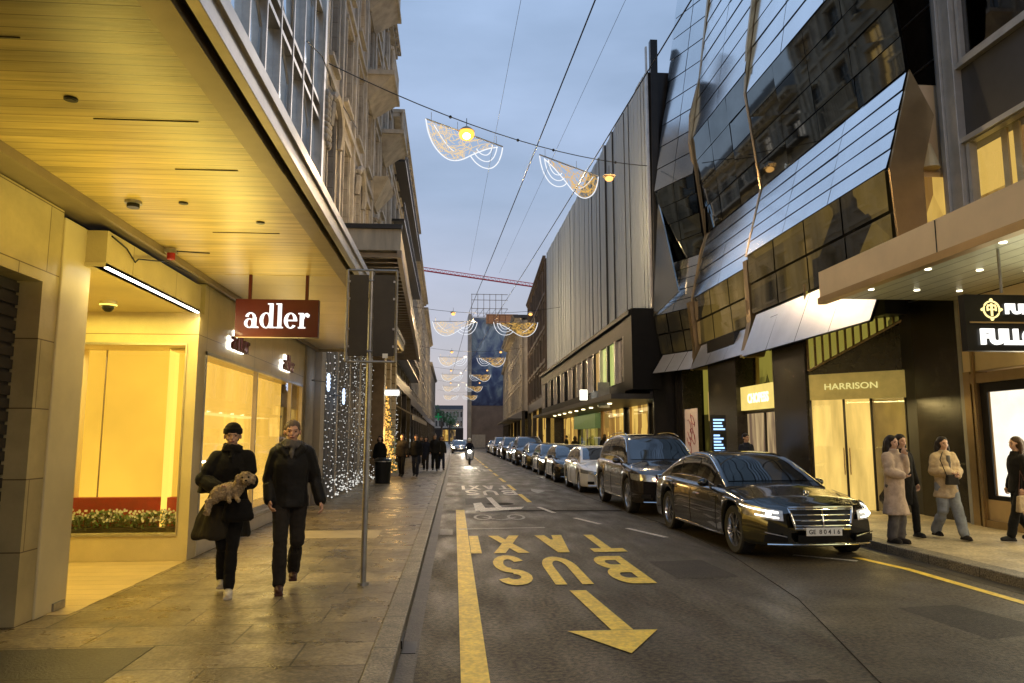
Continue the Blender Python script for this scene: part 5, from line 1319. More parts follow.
    y0, y1 = cp[0][0], cp[-1][0]; zmax = max(z for _, z in cp)
    def cring(y):
        zb = interp(sh, y)-.04; zt = max(cz(y), zb+.02); f = min(1, max(0, (zt-zb)/(zmax-zb)))
        hb = hw(y)*rw0; ht = hb+(W/2*rw1-hb)*f
        return zb, zt, hb, ht, f
    def csec(y):
        zb, zt, hb, ht, f = cring(y); dz = zt-zb
        return [(hb, zb), (hb+(ht-hb)*.45, zb+dz*.48), (hb+(ht-hb)*.82, zb+dz*.80), (ht*.985, zb+dz*.91), (ht*.90, zb+dz*.965), (ht*.6, zb+dz*.99), (0, zt+.0)]
    o = MB(); rr = []; n_ = 56
    cys = [y0+(y1-y0)*i/n_ for i in range(n_+1)]
    for y in cys:
        s = cat(csec(y), 3); rr.append([(x, y, z) for x, z in s]+[(-x, y, z) for x, z in reversed(s[:-1])])
    o.rings(rr); cbn = o.build('roof', M[body], root, local=True, smooth=True)
    md = cbn.modifiers.new('es', 'EDGE_SPLIT'); md.split_angle = R(50)
    def cpt(y, t, out_=.006):
        """t 0..1 up the cabin side"""
        s = csec(y)[:4]; k = t*(len(s)-1); i = min(int(k), len(s)-2); u = k-i
        return (s[i][0]+(s[i+1][0]-s[i][0])*u+out_, y, s[i][1]+(s[i+1][1]-s[i][1])*u)
    # side windows
    for sx in (1, -1):
        for (a, b_) in P['win']:
            g = []
            for i in range(9):
                y = a+(b_-a)*i/8; row = []
                zb, zt, hb, ht, f = cring(y)
                for t in (.22, .45, .7, .92):
                    p = cpt(y, t*.95); row.append((p[0]*sx, p[1], p[2]))
                g.append(row)
            o = MB().grid(g); wo_ = o.build('side_window', M['carglass'], root, local=True, smooth=True)
        # chrome line round the glasshouse
        a, b_ = P['win'][0][0]-.06, P['win'][-1][1]+.06
        o = MB(); o.tube([(cpt(a+(b_-a)*i/20, .96)[0]*sx, a+(b_-a)*i/20, cpt(a+(b_-a)*i/20, .96)[2]) for i in range(21)], .011, 5)
        o.tube([(cpt(a+(b_-a)*i/20, .17)[0]*sx, a+(b_-a)*i/20, cpt(a+(b_-a)*i/20, .17)[2]) for i in range(21)], .009, 5)
        o.build('window_trim', M['chrome'], root, local=True)
    # windscreen and rear window
    for nm, (a, b_) in (('windscreen', P['ws']), ('rear_window', P['rs'])):
        g = []
        for i in range(11):
            y = a+(b_-a)*i/10; zb, zt, hb, ht, f = cring(y); s = cat(csec(y), 4); row = []
            hx = ht*.90
            for k in range(13):
                x = -hx+2*hx*k/12; ax = abs(x); z = zt
                for (x0, z0), (x1, z1) in zip(s, s[1:]):
                    if x1 <= ax <= x0 and z0 > zb+(zt-zb)*.5: z = z0+(z1-z0)*(x0-ax)/max(1e-6, x0-x1)
                row.append((x, y-(.006 if nm == 'windscreen' else -.006), z+.008))
            g.append(row)
        MB().grid(g).build(nm, M['carglass'], root, local=True, smooth=True)
    # wipers
    # wheels
    tyre = MB(); n_ = 32
    def ringw(r, x): return [(x, r*math.cos(2*PI*k/n_), r*math.sin(2*PI*k/n_)) for k in range(n_)]
    tyre.rings([ringw(wr*.70, -.10), ringw(wr*.93, -.115), ringw(wr*.99, -.09), ringw(wr, 0), ringw(wr*.99, .09), ringw(wr*.93, .115), ringw(wr*.70, .10)], cap=False)
    tm = tyre.mesh('tyre', M['rubber'], smooth=False)
    rim = MB(); rr_ = wr*.72
    rim.rings([ringw(rr_, -.08), ringw(rr_, .098), ringw(rr_*.95, .10), ringw(rr_*.9, .05), ringw(rr_*.9, -.02)], cap=False)
    for k in range(P.get('spokes', 10)):
        a = 2*PI*k/P.get('spokes', 10)+(.14 if k % 2 else -.14)*(1 if hero else .5)
        rim.hexa([(.05, rr_*.15*math.cos(a-.25), rr_*.15*math.sin(a-.25)), (.05, rr_*.15*math.cos(a+.25), rr_*.15*math.sin(a+.25)), (.05, rr_*.93*math.cos(a+.07), rr_*.93*math.sin(a+.07)), (.05, rr_*.93*math.cos(a-.07), rr_*.93*math.sin(a-.07))],
                 [(.085, rr_*.15*math.cos(a-.2), rr_*.15*math.sin(a-.2)), (.085, rr_*.15*math.cos(a+.2), rr_*.15*math.sin(a+.2)), (.095, rr_*.93*math.cos(a+.05), rr_*.93*math.sin(a+.05)), (.095, rr_*.93*math.cos(a-.05), rr_*.93*math.sin(a-.05))])
    rim.cyl((.04, 0, 0), (.095, 0, 0), rr_*.2, 12)
    rm = rim.mesh('rim', M['rim'])
    dk = MB().cyl((-.05, 0, 0), (.0, 0, 0), rr_*.9, 20); dm = dk.mesh('brake_disc', M['darkframe'])
    for cy in (fa, ra):
        for sx in (1, -1):
            wl = empty('wheel', (0, 0, 0)); wl.parent = root; wl.location = (sx*(W/2-.125), cy, wr); wl.rotation_euler = (0, 0, 0 if sx > 0 else PI)
            link('tyre', tm, wl); link('rim', rm, wl); link('brake_disc', dm, wl)
    # dark underbody between the arches so daylight does not show through
    MB().box(-W/2+.28, W/2-.28, .5, L-.4, gc-.03, .62).build('underbody', M['black'], root, local=True)
    # front: bumper parts on the deformed nose
    def front(x, z, d=.0):
        p = dfm(x, 0, z); return (p[0], p[1]-d, p[2])
    def patch(x0, x1, z0, z1, d, nx=8, nz_=4, tx0=None, tx1=None):
        """curved plate on the nose, optional different top x range"""
        tx0 = x0 if tx0 is None else tx0; tx1 = x1 if tx1 is None else tx1; g = []
        for j in range(nz_+1):
            z = z0+(z1-z0)*j/nz_; a = x0+(tx0-x0)*j/nz_; b_ = x1+(tx1-x1)*j/nz_
            g.append([front(a+(b_-a)*i/nx, z, d) for i in range(nx+1)])
        return g
    G = P['grille']   # (half bottom, half top, z0, z1, slats)
    gr_ = MB().grid(patch(-G[0], G[0], G[2], G[3], .006, tx0=-G[1], tx1=G[1])).build('grille', M['black'], root, local=True)
    o = MB()
    per = [front(-G[0]+2*G[0]*i/8, G[2], .014) for i in range(9)]+[front(G[0]+(G[1]-G[0])*i/4, G[2]+(G[3]-G[2])*i/4, .014) for i in range(1, 5)]+[front(G[1]-2*G[1]*i/8, G[3], .014) for i in range(1, 9)]+[front(-G[1]+(G[1]-G[0])*i/4, G[3]+(G[2]-G[3])*i/4, .014) for i in range(1, 4)]
    o.tube(per, .02 if hero else .016, 6, closed=True)
    for k in range(G[4]):
        t = (k+.6)/G[4]; hx = G[0]+(G[1]-G[0])*t; z = G[2]+(G[3]-G[2])*t; o.tube([front(-hx+2*hx*i/8, z, .016) for i in range(9)], .010 if hero else .012, 5)
    if P.get('vbar'): o.tube([front(0, G[2]+(G[3]-G[2])*i/3, .022) for i in range(4)], .012, 5)
    o.build('slats', M['chrome'], gr_, local=True)
    # emblem
    if P.get('star'):
        o = MB(); zc_ = (G[2]+G[3])/2 if P['star'] == 'grille' else interp(hood, .32)+.075; yc = front(0, zc_, .03)[1] if P['star'] == 'grille' else .44; r_ = .085 if P['star'] == 'grille' else .042
        o.tube([(r_*math.cos(2*PI*k/20), yc, zc_+r_*math.sin(2*PI*k/20)) for k in range(20)], r_*.09, 6, closed=True)
        for a in (90, 210, 330): o.tube([(0, yc, zc_), (r_*math.cos(R(a)), yc, zc_+r_*math.sin(R(a)))], [r_*.16, r_*.04], 5)
        if P['star'] != 'grille': o.cyl((0, yc, zc_-.085), (0, yc, zc_-r_), .006, 6)
        o.build('emblem', M['chrome'], root, local=True)
    # headlights
    hl = P['hl']      # x inner, x outer, z0, z1 inner height, z1 outer
    for sx in (1, -1):
        g = []
        for j in range(5):
            t = j/4; row = []
            for i in range(11):
                u = i/10; x = hl[0]+(hl[1]-hl[0])*u; zlo = hl[2]+u*hl[5] if len(hl) > 5 else hl[2]; zhi = hl[3]+(hl[4]-hl[3])*u; z = zlo+(zhi-zlo)*t
                hh = hw(0)*.97
                if x > hh:     # wrap round the corner on to the flank
                    s = (x-hh)*1.6; yy_ = s; p = dfm(hw(yy_)*.985, yy_, z); p = (p[0]+.006, p[1]-.008, p[2])
                else: p = front(x, z, .010)
                row.append((p[0]*sx, p[1], p[2]))
            g.append(row)
        ho = MB().grid(g).build('headlight', M['head_off'], root, local=True, smooth=True)
        if lights:
            o = MB(); row = g[3]; o.tube([(p[0], p[1]-.006, p[2]) for p in row[1:]], [.006+.010*(1-k/9) for k in range(10)], 5)
            row = g[1]; o.tube([(p[0], p[1]-.008, p[2]) for p in row[1:6]], .011, 5)
            p = g[2][3]; o.ball((p[0], p[1]+.0, p[2]), (.05, .02, .042), 10, 6)
            o.build('light_guide', M['headlight'] if lights == 1 else M['head_glow'], ho, local=True)
    # lower intakes, lip
    I = P['intake']
    for a, b_, c, d in I:
        MB().grid(patch(a, b_, c, d, .006)).build('air_intake', M['black'], root, local=True)
    o = MB(); zl = P.get('lip', .235)
    o.tube([front(-W*.40+W*.80*i/14, zl, .012) for i in range(15)], .012, 5)
    if hero:
        for s in (1, -1): o.tube([front(s*(W*.27+W*.15*i/5), .345+.012*i, .012) for i in range(6)], .010, 5)
    o.build('chrome_lip', M['chrome'], root, local=True)
    if plate:
        pz = P.get('plate', .40); p = front(0, pz, .03)
        pl_ = MB().box(-.26, .26, p[1]-.006, p[1]+.01, pz-.055, pz+.055).build('licence_plate', M['plate'], root, local=True)
        if hero:
            tm_ = text_mesh('GE  8 0 4 1 6', .085, .001, .001, 'CENTER'); tm_.materials.clear(); tm_.materials.append(M['black'])
            link('number', tm_, pl_, (0, p[1]-.008, pz-.03), (R(90), 0, 0))
    # mirrors
    my = P['mirror']
    for sx in (1, -1):
        zb, zt, hb, ht, f = cring(my); o = MB()
        o.ball((sx*(hb+.14), my, zb+.11), (.10, .06, .065), 12, 8); o.tube([(sx*(hb-.01), my+.02, zb+.05), (sx*(hb+.08), my+.01, zb+.07)], .02, 6)
        mo = o.build('mirror', M[body], root, local=True, smooth=True)
    # doors: seams and handles
    o = MB()
    for y in P['doors']:
        for sx in (1, -1):
            o.tube([(side(y+.02*math.sin(f*3), f)[0]*sx*1.001, y+.02*math.sin(f*3), side(y, f)[1]) for f in [k/8 for k in range(9)]], .006, 4)
    for sx in (1, -1):
        a, b_ = P['doors'][0], P['doors'][-1]; o.tube([(side(a+(b_-a)*i/10, .06)[0]*sx, a+(b_-a)*i/10, side(a+(b_-a)*i/10, .06)[1]) for i in range(11)], .006, 4)
    # bonnet seam
    for sx in (1, -1): o.tube([(sx*hw(y)*.80, dfm(sx*hw(y)*.8, y, .8)[1], cat(side_pts(y))[24][1]+.012) for y in [.25+k*.12 for k in range(8)]], .004, 4)
    o.build('panel_seam', M['black'], root, local=True)
    for y in P['doors'][:-1]:
        yh = y+(P['doors'][1]-P['doors'][0])*.78
        for sx in (1, -1):
            q = side(yh, .80); MB().box(sx*q[0]-.005*sx, sx*(q[0]+.03), yh-.09, yh+.09, q[1]-.014, q[1]+.014).build('door_handle', M['chrome'], root, local=True, bevel=.005)
    if P.get('rail'):
        o = MB()
        for sx in (1, -1):
            a, b_ = P['ws'][1]+.1, P['rs'][0]-.1; o.tube([(sx*cring(a+(b_-a)*i/8)[3]*.93, a+(b_-a)*i/8, cz(a+(b_-a)*i/8)+.03) for i in range(9)], .014, 5)
        o.build('roof_rail', M['chrome'], root, local=True)
    # side sill trim
    for sx in (1, -1):
        o = MB(); o.tube([(sx*(hw(2.5)*.985), fa+RA+.05+(ra-fa-2*RA-.1)*i/6, gc+.03) for i in range(7)], .014, 5); o.build('sill_trim', M['chrome'], root, local=True)
    # tail lamps
    for sx in (1, -1):
        g = []
        for j in range(3):
            g.append([(lambda p: (p[0]*sx, p[1]+.012, p[2]))(dfm(W*.28+W*.17*i/4, L, .78+j*.06)) for i in range(5)])
        MB().grid(g).build('tail_light', M['tail'], root, local=True)
    return root
M['paint_black'] = paint('paint_black', (.006, .0065, .006)); M['paint_brown'] = paint('paint_brown', (.045, .036, .03), .6); M['paint_white'] = paint('paint_white', (.9, .88, .84), .0)
M['paint_grey'] = paint('paint_grey', (.12, .125, .13), .6); M['paint_blue'] = paint('paint_blue', (.02, .035, .07), .5)
SED = dict(L=5.2, W=1.9, H=1.49, fa=.90, ra=4.05, wr=.355, gc=.21, nose=.75,
  hood=[(0, .70), (.12, .79), (.5, .88), (1.5, 1.0), (1.9, 1.02), (4.2, 1.06), (4.6, 1.05), (5.2, .96)],
  sh=[(0, .62), (.2, .72), (.6, .80), (1.5, .90), (2.5, .935), (4.2, .97), (5.2, .90)],
  cab=[(1.42, .96), (1.95, 1.22), (2.45, 1.43), (2.9, 1.487), (3.4, 1.475), (3.9, 1.39), (4.35, 1.21), (4.8, 1.01)],
  win=[(1.95, 2.72), (2.80, 3.62), (3.70, 4.12)], ws=(1.56, 2.36), rs=(3.95, 4.7), doors=[1.55, 2.76, 3.75],
  grille=(.40, .47, .455, .745, 4), hl=(.55, 1.16, .56, .70, .80, .07), intake=[(-.36, .36, .26, .37), (.50, .80, .27, .37), (-.80, -.50, .27, .37)], mirror=1.95, plate=.42, vbar=1, star='hood', spokes=10)
SUV = dict(L=5.1, W=1.98, H=1.82, fa=.92, ra=4.0, wr=.40, gc=.28, nose=.6, rake=.06,
  hood=[(0, .92), (.12, 1.02), (.5, 1.10), (1.4, 1.2), (1.8, 1.22), (4.4, 1.25), (5.1, 1.2)],
  sh=[(0, .86), (.3, .97), (.7, 1.02), (1.5, 1.09), (4.4, 1.15), (5.1, 1.1)],
  cab=[(1.25, 1.12), (1.7, 1.42), (2.15, 1.72), (2.7, 1.815), (3.9, 1.80), (4.6, 1.68), (4.85, 1.45), (5.02, 1.2)],
  win=[(1.75, 2.6), (2.7, 3.55), (3.65, 4.5)], ws=(1.38, 2.06), rs=(4.66, 4.98), doors=[1.45, 2.65, 3.65],
  grille=(.42, .47, .58, .90, 2), hl=(.52, 1.12, .74, .88, .93, .05), intake=[(-.55, .55, .34, .46), (.64, .84, .38, .47), (-.84, -.64, .38, .47)], mirror=1.75, plate=.50, star='grille', rail=1, lip=.30, spokes=10)
HAT = dict(L=4.45, W=1.82, H=1.46, fa=.85, ra=3.55, wr=.33, gc=.2, nose=.6,
  hood=[(0, .72), (.12, .8), (.5, .88), (1.2, .98), (1.6, 1.0), (4.45, 1.0)],
  sh=[(0, .64), (.3, .76), (.7, .82), (1.5, .90), (3.9, .95), (4.45, .9)],
  cab=[(1.12, .93), (1.6, 1.2), (2.05, 1.41), (2.5, 1.46), (3.3, 1.43), (3.8, 1.33), (4.15, 1.15), (4.38, .97)],
  win=[(1.6, 2.35), (2.43, 3.2), (3.28, 3.7)], ws=(1.25, 1.96), rs=(3.86, 4.3), doors=[1.3, 2.38, 3.3],
  grille=(.50, .55, .55, .66, 1), hl=(.50, 1.08, .58, .68, .76, .05), intake=[(-.40, .40, .25, .36), (.54, .74, .28, .37), (-.74, -.54, .28, .37)], mirror=1.6, plate=.47, spokes=10)
GP = 'cars queued along the right kerb'
c = make_car('sedan', 'paint_black', SED, 1, 'sedan_car', 'glossy black saloon with lit headlights and chrome grille nearest the viewer', GP, hero=True); c.location = (5.15, 10.25, .004)
c.rotation_euler = (0, 0, R(1.5))
s1 = make_car('suv', 'paint_brown', SUV, 0, 'suv_car', 'big dark bronze off-road car parked behind the black saloon', GP); s1.location = (4.98, 16.35, .004)
h1 = make_car('hatch', 'paint_white', HAT, 0, 'hatchback_car', 'white hatchback parked behind the bronze off-road car', GP); h1.location = (4.88, 23.1, .004)
h2 = make_car('hatch', 'paint_black', HAT, 0, 'hatchback_car', 'black hatchback directly behind the white hatchback', GP); h2.location = (4.8, 28.6, .004)
g1 = make_car('hatch', 'paint_grey', HAT, 2, 'hatchback_car', 'blue-grey hatchback with glaring headlights in the middle of the row', GP); g1.location = (4.85, 34.4, .004)
bpy.context.view_layer.update()
seq = [(h2, 40.5, 'black hatchback just behind the car with glaring headlights'), (s1, 46.4, 'dark off-road car about midway down the row'), (g1, 53.0, 'grey hatchback with lit lamps farther down the row'), (s1, 58.8, 'farther dark off-road car before the brown block'), (h2, 65.5, 'black hatchback beside the brown block'), (s1, 71.5, 'dark off-road car near the far end of the row'), (h1, 78.5, 'pale hatchback near the far end of the row'), (h2, 85, 'last black hatchback of the row')]
for src, y, lb in seq:
    q = copy_tree(src); q['label'] = lb; q.location = (4.85+(y-40)*-.004, y, .004)
q = copy_tree(g1); q['label'] = 'oncoming car far off in the bus lane with glaring headlights'; q['group'] = 'oncoming vehicles'; q.location = (.55, 84, .004)
q = copy_tree(g1); q['label'] = 'small oncoming car farthest off in the bus lane'; q['group'] = 'oncoming vehicles'; q.location = (.3, 108, .004)
# scooter with rider in the bus lane
sm = empty('motor_scooter', (.95, 48, .0), label='oncoming scooter with bright headlamp in the bus lane', cat='scooter')
def torus(cy, r, rt):
    o = MB(); o.tube([(.95, cy+r*math.cos(2*PI*k/20), r+rt+r*math.sin(2*PI*k/20)) for k in range(20)], rt, 8, closed=True); return o
torus(48.0, .22, .06).build('wheel', M['rubber'], sm); torus(49.3, .22, .06).build('wheel', M['rubber'], sm)
o = MB(); o.hexa([(.73, 48.05, .35), (1.17, 48.05, .35), (1.1, 48.3, .35), (.8, 48.3, .35)], [(.72, 48.12, .98), (1.18, 48.12, .98), (1.08, 48.32, 1.0), (.82, 48.32, 1.0)]); o.box(.8, 1.1, 48.25, 48.75, .3, .38); o.hexa([(.78, 48.7, .3), (1.12, 48.7, .3), (1.08, 49.5, .45), (.82, 49.5, .45)], [(.8, 48.72, .72), (1.1, 48.72, .72), (1.06, 49.5, .76), (.84, 49.5, .76)])
o.build('fairing', M['paint_grey'], sm, bevel=.03)
MB().hexa([(.82, 48.7, .73), (1.08, 48.7, .73), (1.06, 49.4, .77), (.84, 49.4, .77)], [(.84, 48.75, .82), (1.06, 48.75, .82), (1.04, 49.35, .85), (.86, 49.35, .85)]).build('seat', M['black'], sm)
MB().tube([(.62, 48.3, 1.06), (.95, 48.2, 1.0), (1.28, 48.3, 1.06)], .018, 6).build('handlebar', M['black'], sm)
MB().ball((.95, 48.03, .86), (.12, .05, .09), 12, 8).build('headlight', M['head_glow'], sm)
for x, y, z_ in ((4.3, 9.9, .62), (5.85, 9.9, .62)):
    spot('headlamp', (x, y, z_), (x, y-6, .1), 6, (1, .93, .8), 70, .9, .04)
spot('headlamp', (4.9, 34.0, .65), (4.2, 24, .0), 180, (1, .95, .8), 60, .8, .05)
spot('headlamp', (.95, 47.9, .86), (1.1, 35, .0), 160, (1, .93, .72), 50, .8, .05)
spot('headlamp', (.9, 83.5, .65), (1.4, 60, .0), 700, (1, .95, .85), 50, .8, .05)
# ------------------------------------------------------------------ PEOPLE
from mathutils import noise as mnoise
def blob(name, mb, mat, parent, vox=.012, smooth=4, folds=0., fs=9., fz=3.):
    """one continuous surface out of overlapping tapered volumes"""
    me = mb.mesh(name, mat); ob = bpy.data.objects.new(name, me); COL.objects.link(ob)
    m = ob.modifiers.new('r', 'REMESH'); m.mode = 'VOXEL'; m.voxel_size = vox; m.use_smooth_shade = True
    s = ob.modifiers.new('s', 'SMOOTH'); s.iterations = smooth; s.factor = .5
    bake(ob); me = ob.data
    if folds:
        me.update(); nn = [v.normal.copy() for v in me.vertices]
        for v, q in zip(me.vertices, nn):
            p = v.co; d = mnoise.noise(Vector((p.x*fs, p.y*fs, p.z*fz)))+.5*mnoise.noise(Vector((p.x*fs*2+7, p.y*fs*2, p.z*fz*3)))
            v.co = p+q*d*folds
        me.update()
    me.polygons.foreach_set('use_smooth', [True]*len(me.polygons))
    if not me.materials: me.materials.append(mat)
    ob.parent = parent
    return ob
def limb(b, pts, rs, seg=10):
    n = 3; P = []; Q = []
    for i in range(len(pts)-1):
        for k in range(n):
            t = k/n; P.append(tuple(Vector(pts[i]).lerp(Vector(pts[i+1]), t))); Q.append(rs[i]+(rs[i+1]-rs[i])*t)
    P.append(pts[-1]); Q.append(rs[-1]); b.tube(P, Q, seg)
    for p, r in zip(pts, rs): b.ball(p, r*.99, 10, 8)
def ell(cx, cy, z, rx, ry, n=18): return [(cx+rx*math.cos(2*PI*k/n), cy+ry*math.sin(2*PI*k/n), z) for k in range(n)]
def hand(b, w, e, side, curl=.5, s=1.):
    """palm and five fingers continuing from wrist w away from elbow e"""
    d = (Vector(w)-Vector(e)).normalized(); fwd = Vector((0, -1, 0)); fwd = (fwd-d*fwd.dot(d)).normalized()
    out = d.cross(fwd).normalized()*-side; w = Vector(w)
    for k in range(4):
        o_ = fwd*(.030-.02*k)*s; a = w+d*.01+o_*.6; c = w+d*.085*s+o_*1.1; b.tube([a, c], [.016*s, .014*s], 8); b.ball(tuple(c), .0145*s, 8, 6)
        ln = [.065, .075, .07, .055][k]*s; inn = -out
        p1 = c+(d*math.cos(curl*.6)+inn*math.sin(curl*.6))*ln*.45; p2 = p1+(d*math.cos(curl*1.6)+inn*math.sin(curl*1.6))*ln*.32; p3 = p2+(d*math.cos(curl*2.2)+inn*math.sin(curl*2.2))*ln*.25
        b.tube([c, p1, p2, p3], [.0105*s, .0098*s, .0092*s, .008*s], 8); b.ball(tuple(p3), .008*s, 8, 6)
    b.ball(tuple(w+d*.045*s), (.026*s, .034*s, .045*s), 10, 8)
    t0 = w+d*.03*s+fwd*.028*s; t1 = t0+(fwd*.7+d*.7-out*.2).normalized()*.035*s; t2 = t1+(fwd*.3+d*.9-out*.3).normalized()*.028*s
    b.tube([t0, t1, t2], [.014*s, .012*s, .0095*s], 8); b.ball(tuple(t2), .0095*s, 8, 6)
def person(label, loc, rz, H=1.75, pose=None, fem=False, skin=(.55, .33, .22), top=None, bottom=None, hair=None, shoes=None, hem=.86, flare=1., hat=None, hairlen=0, scarf=None, collar=0, vox=1., lod=0,
           sleeve=.062, group=None, hood=False, open_front=None, fur=0, turn=0., lean=0.):
    root = empty('person', loc, rz, label, 'person', group)
    s = H/1.75; pz = dict(hipL=(.09, 0, .93), hipR=(-.09, 0, .93), kneeL=(.095, -.02, .50), kneeR=(-.095, -.02, .50), ankL=(.095, .02, .085), ankR=(-.095, .02, .085),
              shL=(.152, .01, 1.395), shR=(-.152, .01, 1.395), elL=(.225, .03, 1.15), elR=(-.225, .03, 1.15), wrL=(.23, -.05, .90), wrR=(-.23, -.05, .90))
    if fem: pz.update(shL=(.135, .01, 1.385), shR=(-.135, .01, 1.385))
    pz.update(pose or {})
    J = {k: tuple(Vector(v)*s) for k, v in pz.items()}
    S = lambda *a: tuple(x*s for x in a)
    sh_ = .165 if fem else .185
    def Rg(z, rx, ry, cy=0): return ell(0, cy*s, z*s, rx*s, ry*s)
    v0 = .006*vox if lod == 0 else (.011 if lod == 1 else .02)
    b = MB()
    b.rings([Rg(.86, .13, .09), Rg(.95, .155, .11), Rg(1.08, .13, .095), Rg(1.28, .155, .115), Rg(1.40, .15, .10), Rg(1.46, .08, .07)])
    b.rings([Rg(1.42, .065, .065), Rg(1.5, .055, .058, .0), Rg(1.58, .05, .055, -.005)])
    hd = Matrix.Rotation(turn, 4, 'Z')
    def HP(x, y, z): v = hd @ Vector((x*s*1.08, y*s*1.02, 0)); return (v.x, v.y, (z-.022)*s)
    b.ball(HP(0, .0, 1.665), S(.074, .090, .088), 20, 14); b.ball(HP(0, -.032, 1.60), S(.052, .055, .062), 16, 12); b.ball(HP(0, -.06, 1.565), S(.026, .022, .02), 10, 8)
    b.ball(HP(.034, -.062, 1.615), S(.022, .02, .022), 8, 6); b.ball(HP(-.034, -.062, 1.615), S(.022, .02, .022), 8, 6)
    b.tube([HP(0, -.084, 1.655), HP(0, -.100, 1.618)], [.008*s, .0145*s], 8); b.ball(HP(0, -.098, 1.616), .0145*s, 8, 6)
    b.tube([HP(-.04, -.080, 1.668), HP(0, -.090, 1.664), HP(.04, -.080, 1.668)], .009*s, 6)
    b.tube([HP(-.022, -.083, 1.586), HP(0, -.090, 1.587), HP(.022, -.083, 1.586)], .0075*s, 6)
    for q in (1, -1): b.ball(HP(.076*q, .008, 1.635), S(.010, .02, .03), 8, 6)
    for q in 'LR':
        limb(b, [J['hip'+q], J['knee'+q], J['ank'+q]], [.082*s, .052*s, .036*s])
        limb(b, [J['sh'+q], J['el'+q], J['wr'+q]], [.05*s, .038*s, .026*s])
        if lod < 2: hand(b, J['wr'+q], J['el'+q], 1 if q == 'L' else -1, .6, s)
        else: b.ball(tuple(Vector(J['wr'+q])+(Vector(J['wr'+q])-Vector(J['el'+q])).normalized()*.06), .035, 8, 6)
        a = J['ank'+q]; b.ball((a[0], a[1]-.04*s, a[2]-.04*s), S(.035, .10, .03), 10, 6)
    sk = pm('skin', skin, .5, var=.15, nscale=12, sheen=.1)
    bo = blob('body', b, sk, root, v0)
    if lod < 2:
        for q in (1, -1):
            e = MB(); e.ball(HP(.03*q, -.074, 1.645), S(.0125, .008, .007), 8, 6); e.build('eye', pm('eye', (.03, .02, .015), .2), root, local=True)
            e = MB(); e.tube([HP(.016*q, -.090, 1.664), HP(.045*q, -.080, 1.667)], .0045*s, 5); e.build('eyebrow', pm('brow', (.03, .02, .015), .8), root, local=True)
        e = MB(); e.tube([HP(-.021, -.0885, 1.587), HP(0, -.0965, 1.587), HP(.021, -.0885, 1.587)], .0042*s, 5); e.build('lips', pm('lips', (.28, .08, .07), .4), root, local=True)
    # trousers
    b = MB()
    b.rings([Rg(.86, .15, .11), Rg(.95, .165, .12), Rg(1.04, .145, .11)])
    bw_ = bottom[1] if bottom else .07
    for q in 'LR': 
        a = Vector(J['ank'+q]); k_ = Vector(J['knee'+q]); end = a.lerp(k_, .05)
        limb(b, [J['hip'+q], J['knee'+q], tuple(end)], [.10*s, (bw_+.008)*s, bw_*s])
    blob('trousers', b, bottom[0], root, v0*1.3, folds=.009, fs=7, fz=9)
    # shoes
    for q in 'LR':
        a = J['ank'+q]; b = MB(); b.ball((a[0], a[1]-.05*s, a[2]-.038*s), S(.047, .132, .042), 12, 8); b.ball((a[0], a[1]+.01*s, a[2]-.0*s), S(.045, .055, .06), 10, 8); b.box(a[0]-.042*s, a[0]+.042*s, a[1]-.165*s, a[1]+.075*s, a[2]-.085*s, a[2]-.055*s)
        blob('shoe', b, shoes, root, v0*1.2, 3)
    # upper garment
    b = MB(); f = flare
    k = 1.0 if not fem else .93
    rg = [Rg(hem, .185*f*k, .145*f), Rg((hem+1.0)/2, .182*k*(1+(f-1)*.5), .145), Rg(1.05, .178*k, .14), Rg(1.28, .195*k, .15), Rg(1.38, .17*k, .13), Rg(1.45, .10, .10), Rg(1.50+collar*.4, .09+collar*.3, .09+collar*.3)]
    b.rings(rg)
    for q in 'LR':
        limb(b, [J['sh'+q], J['el'+q], J['wr'+q]], [(sleeve+.012)*s, sleeve*s, (sleeve-.012)*s])
    if hood: b.ball((0, .09*s, 1.47*s), S(.165, .085, .07), 12, 8); b.tube([S(.14, .05, 1.46), S(.10, -.07, 1.44), S(.03, -.125, 1.36)], [.05*s, .045*s, .03*s], 8); b.tube([S(-.14, .05, 1.46), S(-.10, -.07, 1.44), S(-.03, -.125, 1.36)], [.05*s, .045*s, .03*s], 8)
    go = blob('coat', b, top, root, v0*1.4, 5, folds=.013+fur, fs=6+fur*400, fz=3+fur*500)
    if open_front:
        o = MB(); o.rings([ell(0, -.06*s, z*s, .055*s, r_*s, 14) for z, r_ in ((hem+.0, .06), (1.1, .088), (1.3, .098), (1.42, .075))]); o.build('shirt', open_front, root, local=True, smooth=True)
    if scarf:
        o = MB()
        for kk in range(3): o.tube([((.082-.006*kk)*s*math.cos(2*PI*i/14), -.01*s+(.088-.005*kk)*s*math.sin(2*PI*i/14), (1.465+.026*kk)*s-.012*math.sin(2*PI*i/14+kk)) for i in range(14)], .026*s, 8, closed=True)
        o.tube([S(.01, -.09, 1.46), S(.0, -.12, 1.40), S(.0, -.125, 1.34)], [.035*s, .03*s, .015*s], 8)
        blob('scarf', o, scarf, root, v0*1.3, 3, folds=.006, fs=20, fz=20)
    o = MB()
    if hat:
        o.ball(HP(0, .012, 1.705), S(.090, .104, .088), 16, 12); o.rings([[HP(.091*math.cos(2*PI*i/20), .012+.106*math.sin(2*PI*i/20), z_) for i in range(20)] for z_ in (1.665, 1.67, 1.715, 1.72)])
        blob('beanie', o, hat, root, v0*1.2, 2)
